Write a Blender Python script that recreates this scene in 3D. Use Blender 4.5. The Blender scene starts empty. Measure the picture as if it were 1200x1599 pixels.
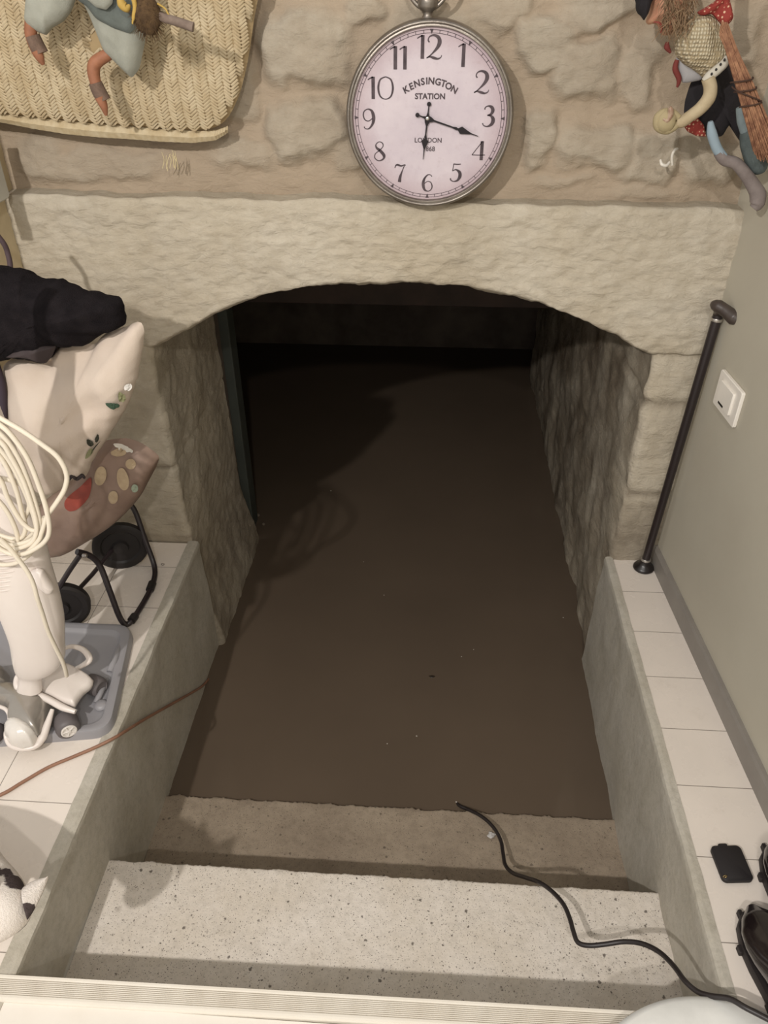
import bpy, math, random
from math import sin, cos, pi, sqrt, exp
from mathutils import Vector, Matrix, noise
random.seed(7)
scn = bpy.context.scene
C = scn.collection
# ------------------------------------------------------------------ camera
H = 1.6                                   # eye height above the tiled ledges (m); lengths below are mostly given in units of H
YAW, PITCH, ROLL, FPX = -0.06595, 0.62026, -0.003393, 1204.34
_f = Vector((sin(YAW)*cos(PITCH), cos(YAW)*cos(PITCH), -sin(PITCH)))
_r0 = Vector((cos(YAW), -sin(YAW), 0)); _u0 = _r0.cross(_f)
_r = _r0*cos(ROLL) + _u0*sin(ROLL); _u = _u0*cos(ROLL) - _r0*sin(ROLL)
cam_d = bpy.data.cameras.new('camera'); cam = bpy.data.objects.new('camera', cam_d); C.objects.link(cam)
cam.matrix_world = Matrix(((_r.x, _u.x, -_f.x, 0), (_r.y, _u.y, -_f.y, 0), (_r.z, _u.z, -_f.z, H), (0, 0, 0, 1)))
cam_d.sensor_width = 36; cam_d.lens = FPX/1599*36; cam_d.clip_start = .02
scn.camera = cam
# ------------------------------------------------------------------ light, world, exposure
def lamp(name, x, y, z, watt, rad, col=(1, .955, .91)):
    l = bpy.data.lights.new(name, 'POINT'); l.energy = watt; l.shadow_soft_size = rad; l.color = col
    o = bpy.data.objects.new(name, l); C.objects.link(o); o.location = (x*H, y*H, z*H)
lamp('ceiling_spot', -.72, -.64, 1.62, 225, .035)
lamp('ceiling_spot', .10, -.64, 1.62, 80, .035)
lamp('ceiling_spot', .85, -.64, 1.62, 225, .035)
w = bpy.data.worlds.new('world'); scn.world = w; w.use_nodes = True
w.node_tree.nodes['Background'].inputs[0].default_value = (1, .965, .92, 1)
w.node_tree.nodes['Background'].inputs[1].default_value = .64
scn.view_settings.view_transform = 'Standard'; scn.view_settings.look = 'None'
scn.view_settings.gamma = 1; scn.view_settings.use_curve_mapping = False
scn.view_settings.exposure = 0.05

# ------------------------------------------------------------------ helpers
def P(px, py, x=None, y=None, z=None):
    """point of a given plane (units of H) seen at photo pixel px,py -> metres"""
    d = _r*((px-600)/FPX) - _u*((py-800)/FPX) + _f
    if z is not None: t = (z-1)/d.z
    elif y is not None: t = y/d.y
    else: t = x/d.x
    return (Vector((0, 0, 1)) + d*t)*H
def fbm(x, y, z, o=4):
    return noise.fractal(Vector((x, y, z)), 1.0, 2.0, o, noise_basis='PERLIN_ORIGINAL')
def lin(c):
    return tuple(((v/255)/12.92 if v/255 < .04045 else ((v/255+.055)/1.055)**2.4) for v in c)
def smooth(a, b, t):
    t = max(0, min(1, (t-a)/(b-a))); return t*t*(3-2*t)

class NT:
    def __init__(s, name):
        s.m = bpy.data.materials.new(name); s.m.use_nodes = True; s.t = s.m.node_tree
        s.b = s.t.nodes['Principled BSDF']
    def n(s, typ, **k):
        o = s.t.nodes.new(typ)
        for a, v in k.items(): setattr(o, a, v)
        return o
    def l(s, a, b): s.t.links.new(a, b)
    def noise(s, scale, detail=6, rough=.6, vec=None, dist=0):
        o = s.n('ShaderNodeTexNoise'); o.inputs['Scale'].default_value = scale
        o.inputs['Detail'].default_value = detail; o.inputs['Roughness'].default_value = rough
        o.inputs['Distortion'].default_value = dist
        if vec is None: vec = s.vec()
        s.l(vec, o.inputs['Vector']); return o.outputs['Fac']
    def vec(s, scale=None):
        if not hasattr(s, 'tc'): s.tc = s.n('ShaderNodeTexCoord')
        if scale is None: return s.tc.outputs['Object']
        mp = s.n('ShaderNodeMapping'); mp.inputs['Scale'].default_value = scale
        s.l(s.tc.outputs['Object'], mp.inputs['Vector']); return mp.outputs['Vector']
    def vor(s, scale, feature='F1', vec=None, rnd=1):
        o = s.n('ShaderNodeTexVoronoi', feature=feature); o.inputs['Scale'].default_value = scale
        o.inputs['Randomness'].default_value = rnd
        s.l(vec or s.vec(), o.inputs['Vector']); return o
    def ramp(s, fac, a, b, ca=(0, 0, 0, 1), cb=(1, 1, 1, 1)):
        o = s.n('ShaderNodeValToRGB'); e = o.color_ramp.elements
        e[0].position = a; e[0].color = ca; e[1].position = b; e[1].color = cb
        s.l(fac, o.inputs[0]); return o.outputs[0]
    def mix(s, fac, a, b, mode='MIX'):
        o = s.n('ShaderNodeMix', data_type='RGBA', blend_type=mode)
        for sock, v in ((o.inputs['Factor'], fac), (o.inputs['A'], a), (o.inputs['B'], b)):
            if isinstance(v, (int, float)): sock.default_value = v
            elif isinstance(v, tuple): sock.default_value = (*v[:3], 1)
            else: s.l(v, sock)
        return o.outputs['Result']
    def math(s, op, a, b=0, c=0):
        o = s.n('ShaderNodeMath', operation=op)
        for i, v in enumerate((a, b, c)):
            if isinstance(v, (int, float)): o.inputs[i].default_value = v
            else: s.l(v, o.inputs[i])
        return o.outputs[0]
    def attr(s, name):
        o = s.n('ShaderNodeAttribute'); o.attribute_name = name; return o
    def bump(s, h, strength, dist=.002):
        o = s.n('ShaderNodeBump'); o.inputs['Strength'].default_value = strength; o.inputs['Distance'].default_value = dist
        s.l(h, o.inputs['Height'])
        if s.b.inputs['Normal'].links: s.l(s.b.inputs['Normal'].links[0].from_socket, o.inputs['Normal'])
        s.l(o.outputs[0], s.b.inputs['Normal'])
    def col(s, c):
        if isinstance(c, tuple): s.b.inputs['Base Color'].default_value = (*c[:3], 1)
        else: s.l(c, s.b.inputs['Base Color'])
    def set(s, rough=.6, metal=0, spec=.5, coat=0):
        s.b.inputs['Roughness'].default_value = rough; s.b.inputs['Metallic'].default_value = metal
        s.b.inputs['Specular IOR Level'].default_value = spec; s.b.inputs['Coat Weight'].default_value = coat
_mc = {}
def M(name, c, rough=.6, metal=0, c2=None, vs=8, bump=0, bs=60, spec=.4, coat=0, bd=.002):
    if name in _mc: return _mc[name]
    k = NT(name); k.set(rough, metal, spec, coat)
    a = lin(c); b = lin(c2) if c2 else tuple(v*.82 for v in a)
    k.col(k.mix(k.ramp(k.noise(vs, 5), .35, .65), a, b))
    if bump: k.bump(k.noise(bs, 4), bump, bd)
    _mc[name] = k.m; return k.m

class MB:
    def __init__(s): s.v = []; s.f = []; s.mi = []; s.at = []
    def add(s, vs, fs, mi=0):
        o = len(s.v); s.v += [Vector(v) for v in vs]; s.f += [tuple(i+o for i in f) for f in fs]; s.mi += [mi]*len(fs); return s
    def box(s, a, b, mi=0):
        x0, y0, z0 = a; x1, y1, z1 = b
        return s.add([(x0,y0,z0),(x1,y0,z0),(x1,y1,z0),(x0,y1,z0),(x0,y0,z1),(x1,y0,z1),(x1,y1,z1),(x0,y1,z1)],
                     [(0,3,2,1),(4,5,6,7),(0,1,5,4),(1,2,6,5),(2,3,7,6),(3,0,4,7)], mi)
    def rbox(s, c, ax, ay, az, sx, sy, sz, r=.1, n=4, mi=0):
        """box with rounded outline (in ax,ay) and bevelled rims along az; half sizes sx,sy,sz; r radius (m)"""
        c = Vector(c); ol = []
        for qx, qy, a0 in ((1,1,0),(-1,1,90),(-1,-1,180),(1,-1,270)):
            for i in range(n+1):
                a = math.radians(a0+90*i/n); ol.append((qx*(sx-r)+r*cos(a), qy*(sy-r)+r*sin(a)))
        b = min(r, sz)*.35; rings = [(-sz, -b), (-sz+b, 0), (sz-b, 0), (sz, -b)]
        vs = []; m = len(ol)
        for z, ins in rings:
            for x, y in ol:
                kx = (sx+ins)/sx; ky = (sy+ins)/sy
                vs.append(c + ax*(x*kx) + ay*(y*ky) + az*z)
        fs = [tuple(range(m-1, -1, -1)), tuple(range(3*m, 4*m))]
        for k in range(3):
            for i in range(m): fs.append((k*m+i, k*m+(i+1) % m, (k+1)*m+(i+1) % m, (k+1)*m+i))
        return s.add(vs, fs, mi)
    def grid(s, fn, nu, nv, mi=0, closeu=False):
        vs = [fn(i/(nu if closeu else nu-1), j/(nv-1)) for j in range(nv) for i in range(nu)]
        fs = []
        for j in range(nv-1):
            for i in range(nu if closeu else nu-1):
                k = (i+1) % nu; fs.append((j*nu+i, j*nu+k, (j+1)*nu+k, (j+1)*nu+i))
        return s.add(vs, fs, mi)
    def tube(s, pts, rad, n=10, sub=6, caps=True, mi=0, flat=None, closed=False):
        pts = [Vector(p) for p in pts]
        if not isinstance(rad, (list, tuple)): rad = [rad]*len(pts)
        path = []; rr = []
        m = len(pts)
        for i in range(m if closed else m-1):
            if closed: p0, p1, p2, p3 = pts[(i-1) % m], pts[i], pts[(i+1) % m], pts[(i+2) % m]
            else: p0, p1, p2, p3 = pts[max(i-1, 0)], pts[i], pts[i+1], pts[min(i+2, m-1)]
            for k in range(sub):
                t = k/sub
                path.append(.5*((2*p1) + (p2-p0)*t + (2*p0-5*p1+4*p2-p3)*t*t + (3*p1-p0-3*p2+p3)*t**3))
                rr.append(rad[i]*(1-t)+rad[(i+1) % m]*t)
        if not closed: path.append(pts[-1]); rr.append(rad[-1])
        L = len(path); nrm = None; vs = []
        for i in range(L):
            if closed: t = path[(i+1) % L]-path[i-1]
            else: t = path[min(i+1, L-1)]-path[max(i-1, 0)]
            if t.length < 1e-9: t = Vector((0, 0, 1))
            t.normalize()
            if nrm is None: nrm = t.orthogonal().normalized()
            nrm = (nrm - t*nrm.dot(t))
            if nrm.length < 1e-6: nrm = t.orthogonal()
            nrm.normalize(); bn = t.cross(nrm)
            for k in range(n):
                a = 2*pi*k/n; vs.append(path[i] + (nrm*cos(a)+bn*sin(a))*rr[i])
        fs = []
        for i in range(L if closed else L-1):
            for k in range(n): 
                j = (i+1) % L
                fs.append((i*n+k, i*n+(k+1) % n, j*n+(k+1) % n, j*n+k))
        if caps and not closed: fs += [tuple(range(n-1, -1, -1)), tuple(range((L-1)*n, L*n))]
        return s.add(vs, fs, mi)
    def lathe(s, c, axis, prof, n=32, mi=0, sx=1, sy=1, ref=None):
        """prof = [(r, h)...] about axis through c"""
        c = Vector(c); ax = Vector(axis).normalized()
        e1 = (Vector(ref) - ax*Vector(ref).dot(ax)).normalized() if ref else ax.orthogonal().normalized(); e2 = ax.cross(e1)
        vs = [c+ax*h+(e1*cos(2*pi*k/n)*sx+e2*sin(2*pi*k/n)*sy)*r for r, h in prof for k in range(n)]
        fs = [(i*n+k, i*n+(k+1) % n, (i+1)*n+(k+1) % n, (i+1)*n+k) for i in range(len(prof)-1) for k in range(n)]
        if prof[0][0] > 1e-5: fs.append(tuple(range(n-1, -1, -1)))
        if prof[-1][0] > 1e-5: fs.append(tuple(range((len(prof)-1)*n, len(prof)*n)))
        return s.add(vs, fs, mi)
    def blob(s, c, rx, ry, rz, n=16, rough=0, seed=0, mi=0):
        def fn(u, v):
            a = 2*pi*u; b = pi*(v-.5)
            d = Vector((cos(a)*cos(b), sin(a)*cos(b), sin(b)))
            k = 1+rough*fbm(d.x*2+seed, d.y*2, d.z*2, 3)
            return Vector(c)+Vector((d.x*rx, d.y*ry, d.z*rz))*k
        return s.grid(fn, n, n//2+2, mi, True)
    def pillow(s, outline, depth, center=None, front=Vector((0, -1, 0)), rings=12, res=90, wr=0, ws=12, seed=0, back=.6, edge=0, mi=0, pw=.5, subn=6):
        """closed cushion-like solid whose rim is `outline` (3D points, star shaped round the centre)"""
        o = [Vector(p) for p in outline]; m = len(o)
        # resample uniformly
        seg = [(o[(i+1) % m]-o[i]).length for i in range(m)]; tot = sum(seg); pts = []
        i = 0; acc = 0
        for k in range(res):
            d = tot*k/res
            while acc+seg[i] < d: acc += seg[i]; i += 1
            pts.append(o[i].lerp(o[(i+1) % m], (d-acc)/seg[i]))
        for _ in range(1): pts = [(pts[k-1]+pts[k]*2+pts[(k+1) % res])/4 for k in range(res)]
        if edge: pts = [p+Vector((fbm(p.x*40, p.z*40, seed, 2), 0, fbm(p.z*40, p.x*40, seed+5, 2)))*edge for p in pts]
        c = Vector(center) if center is not None else sum(pts, Vector())/res
        vs = []; fs = []
        def layer(sgn, dep):
            base = len(vs)
            for j in range(rings):
                t = 1-j/rings
                if sgn < 0 and j == 0: continue
                for p in pts:
                    q = c.lerp(p, t)
                    h = dep*(max(0, 1-t**2.2))**pw
                    w_ = wr*fbm(q.x*ws+seed, q.z*ws*.6, q.y*ws+seed, 3)*min(1, (1-t)*5)
                    vs.append(q+front*(sgn*h+w_))
            vs.append(c+front*(sgn*dep)); return base
        a = layer(1, depth); na = rings*res
        for j in range(rings-1):
            for k in range(res): fs.append((j*res+k, j*res+(k+1) % res, (j+1)*res+(k+1) % res, (j+1)*res+k))
        for k in range(res): fs.append(((rings-1)*res+k, (rings-1)*res+(k+1) % res, na))
        b = layer(-1, depth*back)
        nb = b+(rings-1)*res
        for k in range(res): fs.append(((k+1) % res, k, b+k, b+(k+1) % res))
        for j in range(rings-2):
            for k in range(res): fs.append((b+j*res+(k+1) % res, b+j*res+k, b+(j+1)*res+k, b+(j+1)*res+(k+1) % res))
        for k in range(res): fs.append((b+(rings-2)*res+(k+1) % res, b+(rings-2)*res+k, nb))
        return s.add(vs, fs, mi)
    def loft(s, secs, n=20, caps=True, mi=0, sub=4, pw=1):
        """secs = [(centre, halfX, halfY)] elliptical sections lying level"""
        out = []
        m = len(secs)
        for i in range(m-1):
            p = [secs[max(i-1, 0)], secs[i], secs[i+1], secs[min(i+2, m-1)]]
            for k in range(sub):
                t = k/sub
                g = lambda a, b, c_, d: .5*((2*b)+(c_-a)*t+(2*a-5*b+4*c_-d)*t*t+(3*b-a-3*c_+d)*t**3)
                out.append((g(*[Vector(q[0]) for q in p]), g(*[q[1] for q in p]), g(*[q[2] for q in p])))
        out.append((Vector(secs[-1][0]), secs[-1][1], secs[-1][2]))
        vs = []
        for c_, a, b in out:
            for k in range(n):
                t = 2*pi*k/n; cx, sy = cos(t), sin(t)
                vs.append(c_+Vector((a*abs(cx)**pw*(1 if cx > 0 else -1), b*abs(sy)**pw*(1 if sy > 0 else -1), 0)))
        L = len(out)
        fs = [(i*n+k, i*n+(k+1) % n, (i+1)*n+(k+1) % n, (i+1)*n+k) for i in range(L-1) for k in range(n)]
        if caps: fs += [tuple(range(n-1, -1, -1)), tuple(range((L-1)*n, L*n))]
        return s.add(vs, fs, mi)
    def build(s, name, mat, parent=None, sm=True, attrs=None, kind=None, fix=True):
        if parent is not None:
            off = Vector((0, 0, 0)); q = parent
            while q is not None: off += Vector(q.location); q = q.parent
        else:
            xs = [v.x for v in s.v]; ys = [v.y for v in s.v]; zs = [v.z for v in s.v]
            off = Vector(((min(xs)+max(xs))/2, (min(ys)+max(ys))/2, min(zs)))
            if kind == 'structure': off = Vector((0, 0, 0))
        me = bpy.data.meshes.new(name); me.from_pydata([tuple(v-off) for v in s.v], [], s.f); 
        for mt in (mat if isinstance(mat, (list, tuple)) else [mat]): me.materials.append(mt)
        me.polygons.foreach_set('material_index', s.mi)
        if sm: me.polygons.foreach_set('use_smooth', [True]*len(s.f))
        if attrs:
            for an, vals in attrs.items():
                a = me.attributes.new(an, 'FLOAT', 'POINT'); a.data.foreach_set('value', vals)
        if fix:
            import bmesh
            bm = bmesh.new(); bm.from_mesh(me)
            if not attrs: bmesh.ops.remove_doubles(bm, verts=bm.verts, dist=1e-6)
            bmesh.ops.recalc_face_normals(bm, faces=bm.faces); bm.to_mesh(me); bm.free()
        if sm: me.set_sharp_from_angle(angle=math.radians(48 if sm is True else sm))
        o = bpy.data.objects.new(name, me); C.objects.link(o)
        if parent is not None: o.parent = parent
        else: o.location = off
        if kind: o['kind'] = kind
        return o
def tag(o, label, cat, group=None):
    o['label'] = label; o['category'] = cat
    if group: o['group'] = group
    return o
def thing(name, loc, label, cat, group=None):
    o = bpy.data.objects.new(name, None); C.objects.link(o); o.location = loc; o.empty_display_size = .05
    return tag(o, label, cat, group)
X, Y, Z = Vector((1, 0, 0)), Vector((0, 1, 0)), Vector((0, 0, 1))
WY = 1.26            # face of the stone wall
WZ = -.300           # water level

# ------------------------------------------------------------------ structure materials
def stone_mat(name, pale, warm, dark, bumpk=1.0):
    k = NT(name); k.set(.9, 0, .15)
    n1 = k.noise(3.2, 5, .6, dist=.4); n2 = k.noise(22, 8, .7); n3 = k.noise(120, 5, .7)
    c = k.mix(k.ramp(n1, .38, .64), lin(pale), lin(warm))
    c = k.mix(k.math('MULTIPLY', k.ramp(n2, .42, .72), .45), c, lin(dark))
    c = k.mix(k.math('MULTIPLY', k.ramp(n3, .5, .75), .25), c, lin(dark))
    pit = k.ramp(k.vor(46, vec=k.vec((1, 1, 1.6))).outputs['Distance'], .0, .09, (1, 1, 1, 1), (0, 0, 0, 1))
    pm = k.math('MULTIPLY', pit, k.ramp(k.noise(9, 3), .56, .62))
    c = k.mix(k.math('MULTIPLY', pm, .7), c, lin((96, 84, 70)))
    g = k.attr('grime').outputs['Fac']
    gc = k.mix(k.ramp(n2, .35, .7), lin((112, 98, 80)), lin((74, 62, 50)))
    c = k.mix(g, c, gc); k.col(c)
    k.bump(k.noise(30, 8, .65, vec=k.vec((1, 1, 2.0)), dist=.6), .7*bumpk, .010)
    k.bump(n3, .4*bumpk, .003)
    return k.m
m_lintel = stone_mat('hewn_limestone', (196, 187, 170), (187, 176, 156), (168, 155, 134))
m_rubble = stone_mat('rubble_masonry', (178, 169, 153), (168, 156, 138), (150, 136, 117), .9)
def mortar_fix():
    k = m_rubble.node_tree
def concrete_mat(name, a, b, speck, spd, sc=1.0, rough=.85, specs=(0.03, .10)):
    k = NT(name); k.set(rough, 0, .25)
    n1 = k.noise(5, 6, .65); n2 = k.noise(60, 6, .7)
    c = k.mix(k.ramp(n1, .35, .68), lin(a), lin(b))
    c = k.mix(k.math('MULTIPLY', k.ramp(n2, .45, .7), .35), c, tuple(v*.6 for v in lin(b)))
    nz = k.n('ShaderNodeTexNoise'); nz.inputs['Scale'].default_value = 170; k.l(k.vec(), nz.inputs['Vector'])
    sb = k.n('ShaderNodeVectorMath', operation='MULTIPLY_ADD'); k.l(nz.outputs['Color'], sb.inputs[0]); sb.inputs[1].default_value = (.007, .007, .007); k.l(k.vec(), sb.inputs[2])
    dv = sb.outputs[0]
    for s, th in ((320*sc, .30), (210*sc, .28), (90*sc, .21), (38*sc, .17)):
        v = k.vor(s, vec=dv); d = k.ramp(v.outputs['Distance'], th*.6, th, (1, 1, 1, 1), (0, 0, 0, 1))
        pick = k.ramp(v.outputs['Color'], .62, .66)
        c = k.mix(k.math('MULTIPLY', k.math('MULTIPLY', d, pick), spd), c, lin(speck))
    k.col(c); k.bump(n2, .5, .004); k.bump(k.noise(260, 3), .35, .0015); return k.m
m_conc = concrete_mat('smooth_render_concrete', (186, 180, 168), (172, 165, 150), (112, 104, 92), .12)
m_step1 = concrete_mat('speckled_concrete', (214, 206, 196), (202, 192, 178), (84, 76, 70), .85)
m_step2 = concrete_mat('damp_concrete', (156, 142, 124), (134, 120, 104), (60, 52, 46), .6)
def tile_mat(name, lines, vert, c, ori):
    """glossy tiles with thin joints at given y (m) and x (m)"""
    k = NT(name); k.set(.22, 0, .5)
    sp = k.n('ShaderNodeSeparateXYZ'); k.l(k.vec(), sp.inputs[0])
    tot = None
    for ax, ls in (('Y', lines), ('X', vert)):
        for y in ls:
            d = k.math('ABSOLUTE', k.math('SUBTRACT', sp.outputs[ax], y))
            t = k.math('LESS_THAN', d, .0011)
            tot = t if tot is None else k.math('MAXIMUM', tot, t)
    base = k.mix(k.ramp(k.noise(2.5, 3), .4, .6), lin(c), tuple(v*.94 for v in lin(c)))
    sm = k.math('MULTIPLY', k.ramp(k.noise(14, 6, .7), .58, .75), .18)
    base = k.mix(sm, base, lin((170, 156, 138)))
    k.col(k.mix(k.math('MULTIPLY', tot, .75), base, lin((92, 82, 72))))
    k.l(k.ramp(k.noise(9, 4), .3, .8, (.16, .16, .16, 1), (.42, .42, .42, 1)), k.b.inputs['Roughness'])
    return k.m
TC = (224, 214, 203)
m_tile_l = tile_mat('white_tile_left', [H*v for v in (1.178, 1.057, .85, .638, .43)], [H*v for v in (-.62, -.83)], TC, 0)
m_tile_r = tile_mat('white_tile_right', [H*v for v in (1.16, 1.05, .94, .83, .725, .612, .498)], [], TC, 0)
m_plaster = M('grey_green_wall_paint', (182, 176, 160), .75, c2=(177, 170, 154), vs=3, bump=.15, bs=90)
m_cream = M('cream_wall_paint', (206, 190, 158), .8, bump=.1)
m_base = M('grey_baseboard', (138, 132, 124), .45, c2=(128, 122, 115))
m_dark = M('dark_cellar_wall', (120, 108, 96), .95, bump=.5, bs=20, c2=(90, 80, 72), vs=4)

# ------------------------------------------------------------------ wall with the arch
arch_px = [(228, 545), (262, 529), (290, 515), (320, 498), (350, 481), (385, 467), (420, 458), (460, 450), (500, 445), (550, 442), (600, 441), (650, 441), (700, 444), (750, 451), (800, 460), (840, 471),
           (880, 486), (915, 501), (950, 517), (985, 536), (1018, 553)]
arch = [(P(px, py, y=WY).x/H, P(px, py, y=WY).z/H) for px, py in arch_px]
SPL, SPR = arch[0][0], arch[-1][0]
def arch_z(x):
    if x <= SPL: return arch[0][1]
    if x >= SPR: return arch[-1][1]
    for (a, za), (b, zb) in zip(arch, arch[1:]):
        if a <= x <= b: return za+(zb-za)*(x-a)/(b-a)
def lintel_top(x): return .697 - .006*(x+.6) + .006*fbm(x*9, 3, 1, 3)
XL, XR = -.80, .482
m = MB(); gr = []
NX, NB, NF, NT_ = 350, 26, 96, 8
for i in range(NX):
    x = XL+(XR-XL)*i/(NX-1)
    zb = arch_z(x)+.0035*fbm(x*30, 1, 7, 4); zt = lintel_top(x)
    opening = SPL-.005 < x < SPR+.005
    for j in range(NB+NF+NT_):
        if j < NB:                       # soffit from the back towards the front edge
            t = j/NB; y = WY+.40*(1-t)**1.5+.010; z = zb+.004*fbm(x*14, y*14, 2, 3)-(.006*(t > .9))
            if not opening: z = zb; 
            if not opening: y = WY+.03*(1-t)+.006
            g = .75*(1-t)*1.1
        elif j < NB+NF:
            t = (j-NB)/(NF-1); z = zb+(zt-zb)*t
            e = min(1, (z-zb)/.014); e2 = min(1, (zt-z)/.022)
            bul = -.004*sqrt(max(0, 1-(1-e)**2)) - .006*sqrt(max(0, 1-(1-e2)**2))
            y = WY+.006+bul + .0045*fbm(x*7, z*7, 0, 5) + .0022*fbm(x*40, z*60, 3, 4)
            y -= .003*abs(fbm(x*16, z*26, 9, 3))
            g = .30*smooth(.30, .0, abs(x+.63)) * smooth(.62, .50, z)
        else:                            # top ledge back to the rubble
            t = (j-NB-NF)/(NT_-1); z = zt+.004*t; y = WY+.003+.05*t; g = .2
        m.v.append(Vector((x, y, z))*H); gr.append(max(0, min(1, g+.15*fbm(x*8, z*8, 4, 3))))
NJ = NB+NF+NT_
m.f = [(i*NJ+j, (i+1)*NJ+j, (i+1)*NJ+j+1, i*NJ+j+1) for i in range(NX-1) for j in range(NJ-1)]; m.mi = [0]*len(m.f)
wall_back = None
# rubble masonry above the lintel
stones = [  # px centre, half sizes, tilt, height
 (470, 75, 72, 62, .05, 1.1), (472, 205, 62, 58, .25, 1.2), (375, 255, 60, 30, 0, .6), (150, 262, 110, 30, .05, .5), (55, 250, 40, 45, .2, .6),
 (860, 70, 48, 38, .1, 1), (925, 110, 62, 52, .05, 1), (945, 10, 70, 38, .05, .9), (845, 225, 34, 52, .08, 1.0), (930, 235, 62, 40, -.05, 1.0),
 (1025, 245, 58, 42, .1, .9), (1120, 255, 50, 50, .1, .8), (1010, 120, 34, 60, .0, .7), (1120, 90, 50, 60, 0, .6), (790, 15, 60, 45, 0, .7), (560, 20, 40, 30, 0, .8),
 (1005, 300, 40, 14, 0, .3), (880, 292, 40, 10, 0, .3), (540, 245, 30, 30, .4, .6), (1170, 60, 40, 60, 0, .6),
 (60, 60, 90, 60, 0, .8), (250, 40, 80, 55, 0, .8), (190, 150, 90, 50, 0, .8), (350, 140, 50, 60, 0, .8), (670, 60, 80, 70, 0, .8), (670, 190, 80, 70, 0, .8)]
SS = []
for px, py, a, b, tilt, hh in stones:
    c = P(px, py, y=WY)/H; ex = P(px+a, py, y=WY)/H; ez = P(px, py-b, y=WY)/H
    SS.append((c.x, c.z, abs(ex.x-c.x), abs(ez.z-c.z), tilt, hh))
m2 = MB(); gr2 = []; mo = []
RX0, RX1, RZ0, RZ1 = -.84, .52, .66, 1.12
NX2, NZ2 = 340, 130
for j in range(NZ2):
    for i in range(NX2):
        x = RX0+(RX1-RX0)*i/(NX2-1); z = RZ0+(RZ1-RZ0)*j/(NZ2-1)
        wx = x+.026*fbm(x*10, z*10, 3, 4); wz = z+.026*fbm(x*10, z*10, 8, 4)
        best = 0
        for cx, cz, a, b, t, hh in SS:
            dx = (wx-cx)*cos(t)+(wz-cz)*sin(t); dz = -(wx-cx)*sin(t)+(wz-cz)*cos(t)
            d = (abs(dx/a)**3.2+abs(dz/b)**3.2)**(1/3.2)
            if d < 1.15:
                h = hh*smooth(1.14, .66, d); best = max(best, h)
        y = WY+.028 - .014*best + .008*fbm(x*5, z*5, 0, 4)+.004*fbm(x*13, z*13, 7, 4)+.0025*fbm(x*34, z*34, 2, 4)*(.4+best)
        m2.v.append(Vector((x, y, z))*H); mo.append(1-min(1, best)); gr2.append(max(0, .18*fbm(x*5+3, z*5, 0, 3)+.05*(1-best)))
m2.f = [(j*NX2+i, j*NX2+i+1, (j+1)*NX2+i+1, (j+1)*NX2+i) for j in range(NZ2-1) for i in range(NX2-1)]; m2.mi = [0]*len(m2.f)
k = m_rubble.node_tree   # blend smeared mortar between the stones
pb = k.nodes['Principled BSDF']; src = pb.inputs['Base Color'].links[0].from_socket
at = k.nodes.new('ShaderNodeAttribute'); at.attribute_name = 'mortar'
mx = k.nodes.new('ShaderNodeMix'); mx.data_type = 'RGBA'; k.links.new(at.outputs['Fac'], mx.inputs['Factor']); k.links.new(src, mx.inputs['A'])
mx.inputs['B'].default_value = (*lin((168, 152, 132)), 1); k.links.new(mx.outputs['Result'], pb.inputs['Base Color'])
wall_back = m2.build('wall_back', m_rubble, kind='structure', attrs={'grime': gr2, 'mortar': mo}, fix=False, sm=90)
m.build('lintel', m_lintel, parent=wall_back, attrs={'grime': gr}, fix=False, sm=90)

def jamb(name, side, xfar, xc, ydeep, ztop, joints, zbot=-.62):
    """side -1 left, +1 right: front face from xfar to the corner xc, then the reveal back to ydeep"""
    nf, nc, nr, nz = (80 if side < 0 else 40), 6, 90, 190
    m = MB(); g = []
    for j in range(nz):
        z = zbot+(ztop-zbot)*j/(nz-1)
        gro = 0
        for jz, wd in joints: gro += exp(-((z-jz-.003*fbm(j*.0, 1, jz*9, 2))/wd)**2)
        if side < 0: cx = xc(z)
        else: cx = xc(z)
        rr = .012
        for i in range(nf+nc+nr):
            if i < nf:
                t = i/nf; x = xfar+(cx-side*0-xfar)*t + (side*rr)*t; y = WY; nx, ny = 0, -1; s_ = 0
            elif i < nf+nc:
                a = (i-nf)/nc*pi/2; x = cx+side*rr*(1-sin(a)); y = WY+rr*(1-cos(a)); nx, ny = -side*sin(a), -cos(a); s_ = .3
            else:
                t = (i-nf-nc)/(nr-1); y = WY+rr+(ydeep-WY-rr)*t; x = cx + (side*-.0)*t; nx, ny = -side, 0; s_ = 1
            q = .004*fbm(x*8, (y+x)*8, z*8, 5)+.002*fbm(x*45, y*45, z*45, 4)
            if s_ == 1: q += (.006 if side > 0 else .004)*fbm(y*7+side*3, z*6, 5, 5)
            if s_ == 1 and side > 0: q += .006*fbm(y*18, z*10, 9, 4)*min(1, (y-WY)/.08)
            q -= .007*gro*(1 if s_ < 1 or side < 0 else .0)*(.5 if s_ == 1 else 1)
            m.v.append(Vector((x+nx*q, y+ny*q, z))*H)
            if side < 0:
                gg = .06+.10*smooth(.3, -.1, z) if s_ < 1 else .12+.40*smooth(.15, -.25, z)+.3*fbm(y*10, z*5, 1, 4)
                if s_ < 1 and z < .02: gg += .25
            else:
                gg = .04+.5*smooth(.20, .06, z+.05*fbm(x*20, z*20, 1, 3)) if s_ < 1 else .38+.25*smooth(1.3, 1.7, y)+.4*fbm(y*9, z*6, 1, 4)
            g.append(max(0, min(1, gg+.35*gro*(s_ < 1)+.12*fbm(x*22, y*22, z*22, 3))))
    n = nf+nc+nr
    m.f = [(j*n+i, j*n+i+1, (j+1)*n+i+1, (j+1)*n+i) for j in range(nz-1) for i in range(n-1)]; m.mi = [0]*len(m.f)
    return m.build(name, m_lintel, parent=wall_back, attrs={'grime': g}, fix=False, sm=90)
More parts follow.
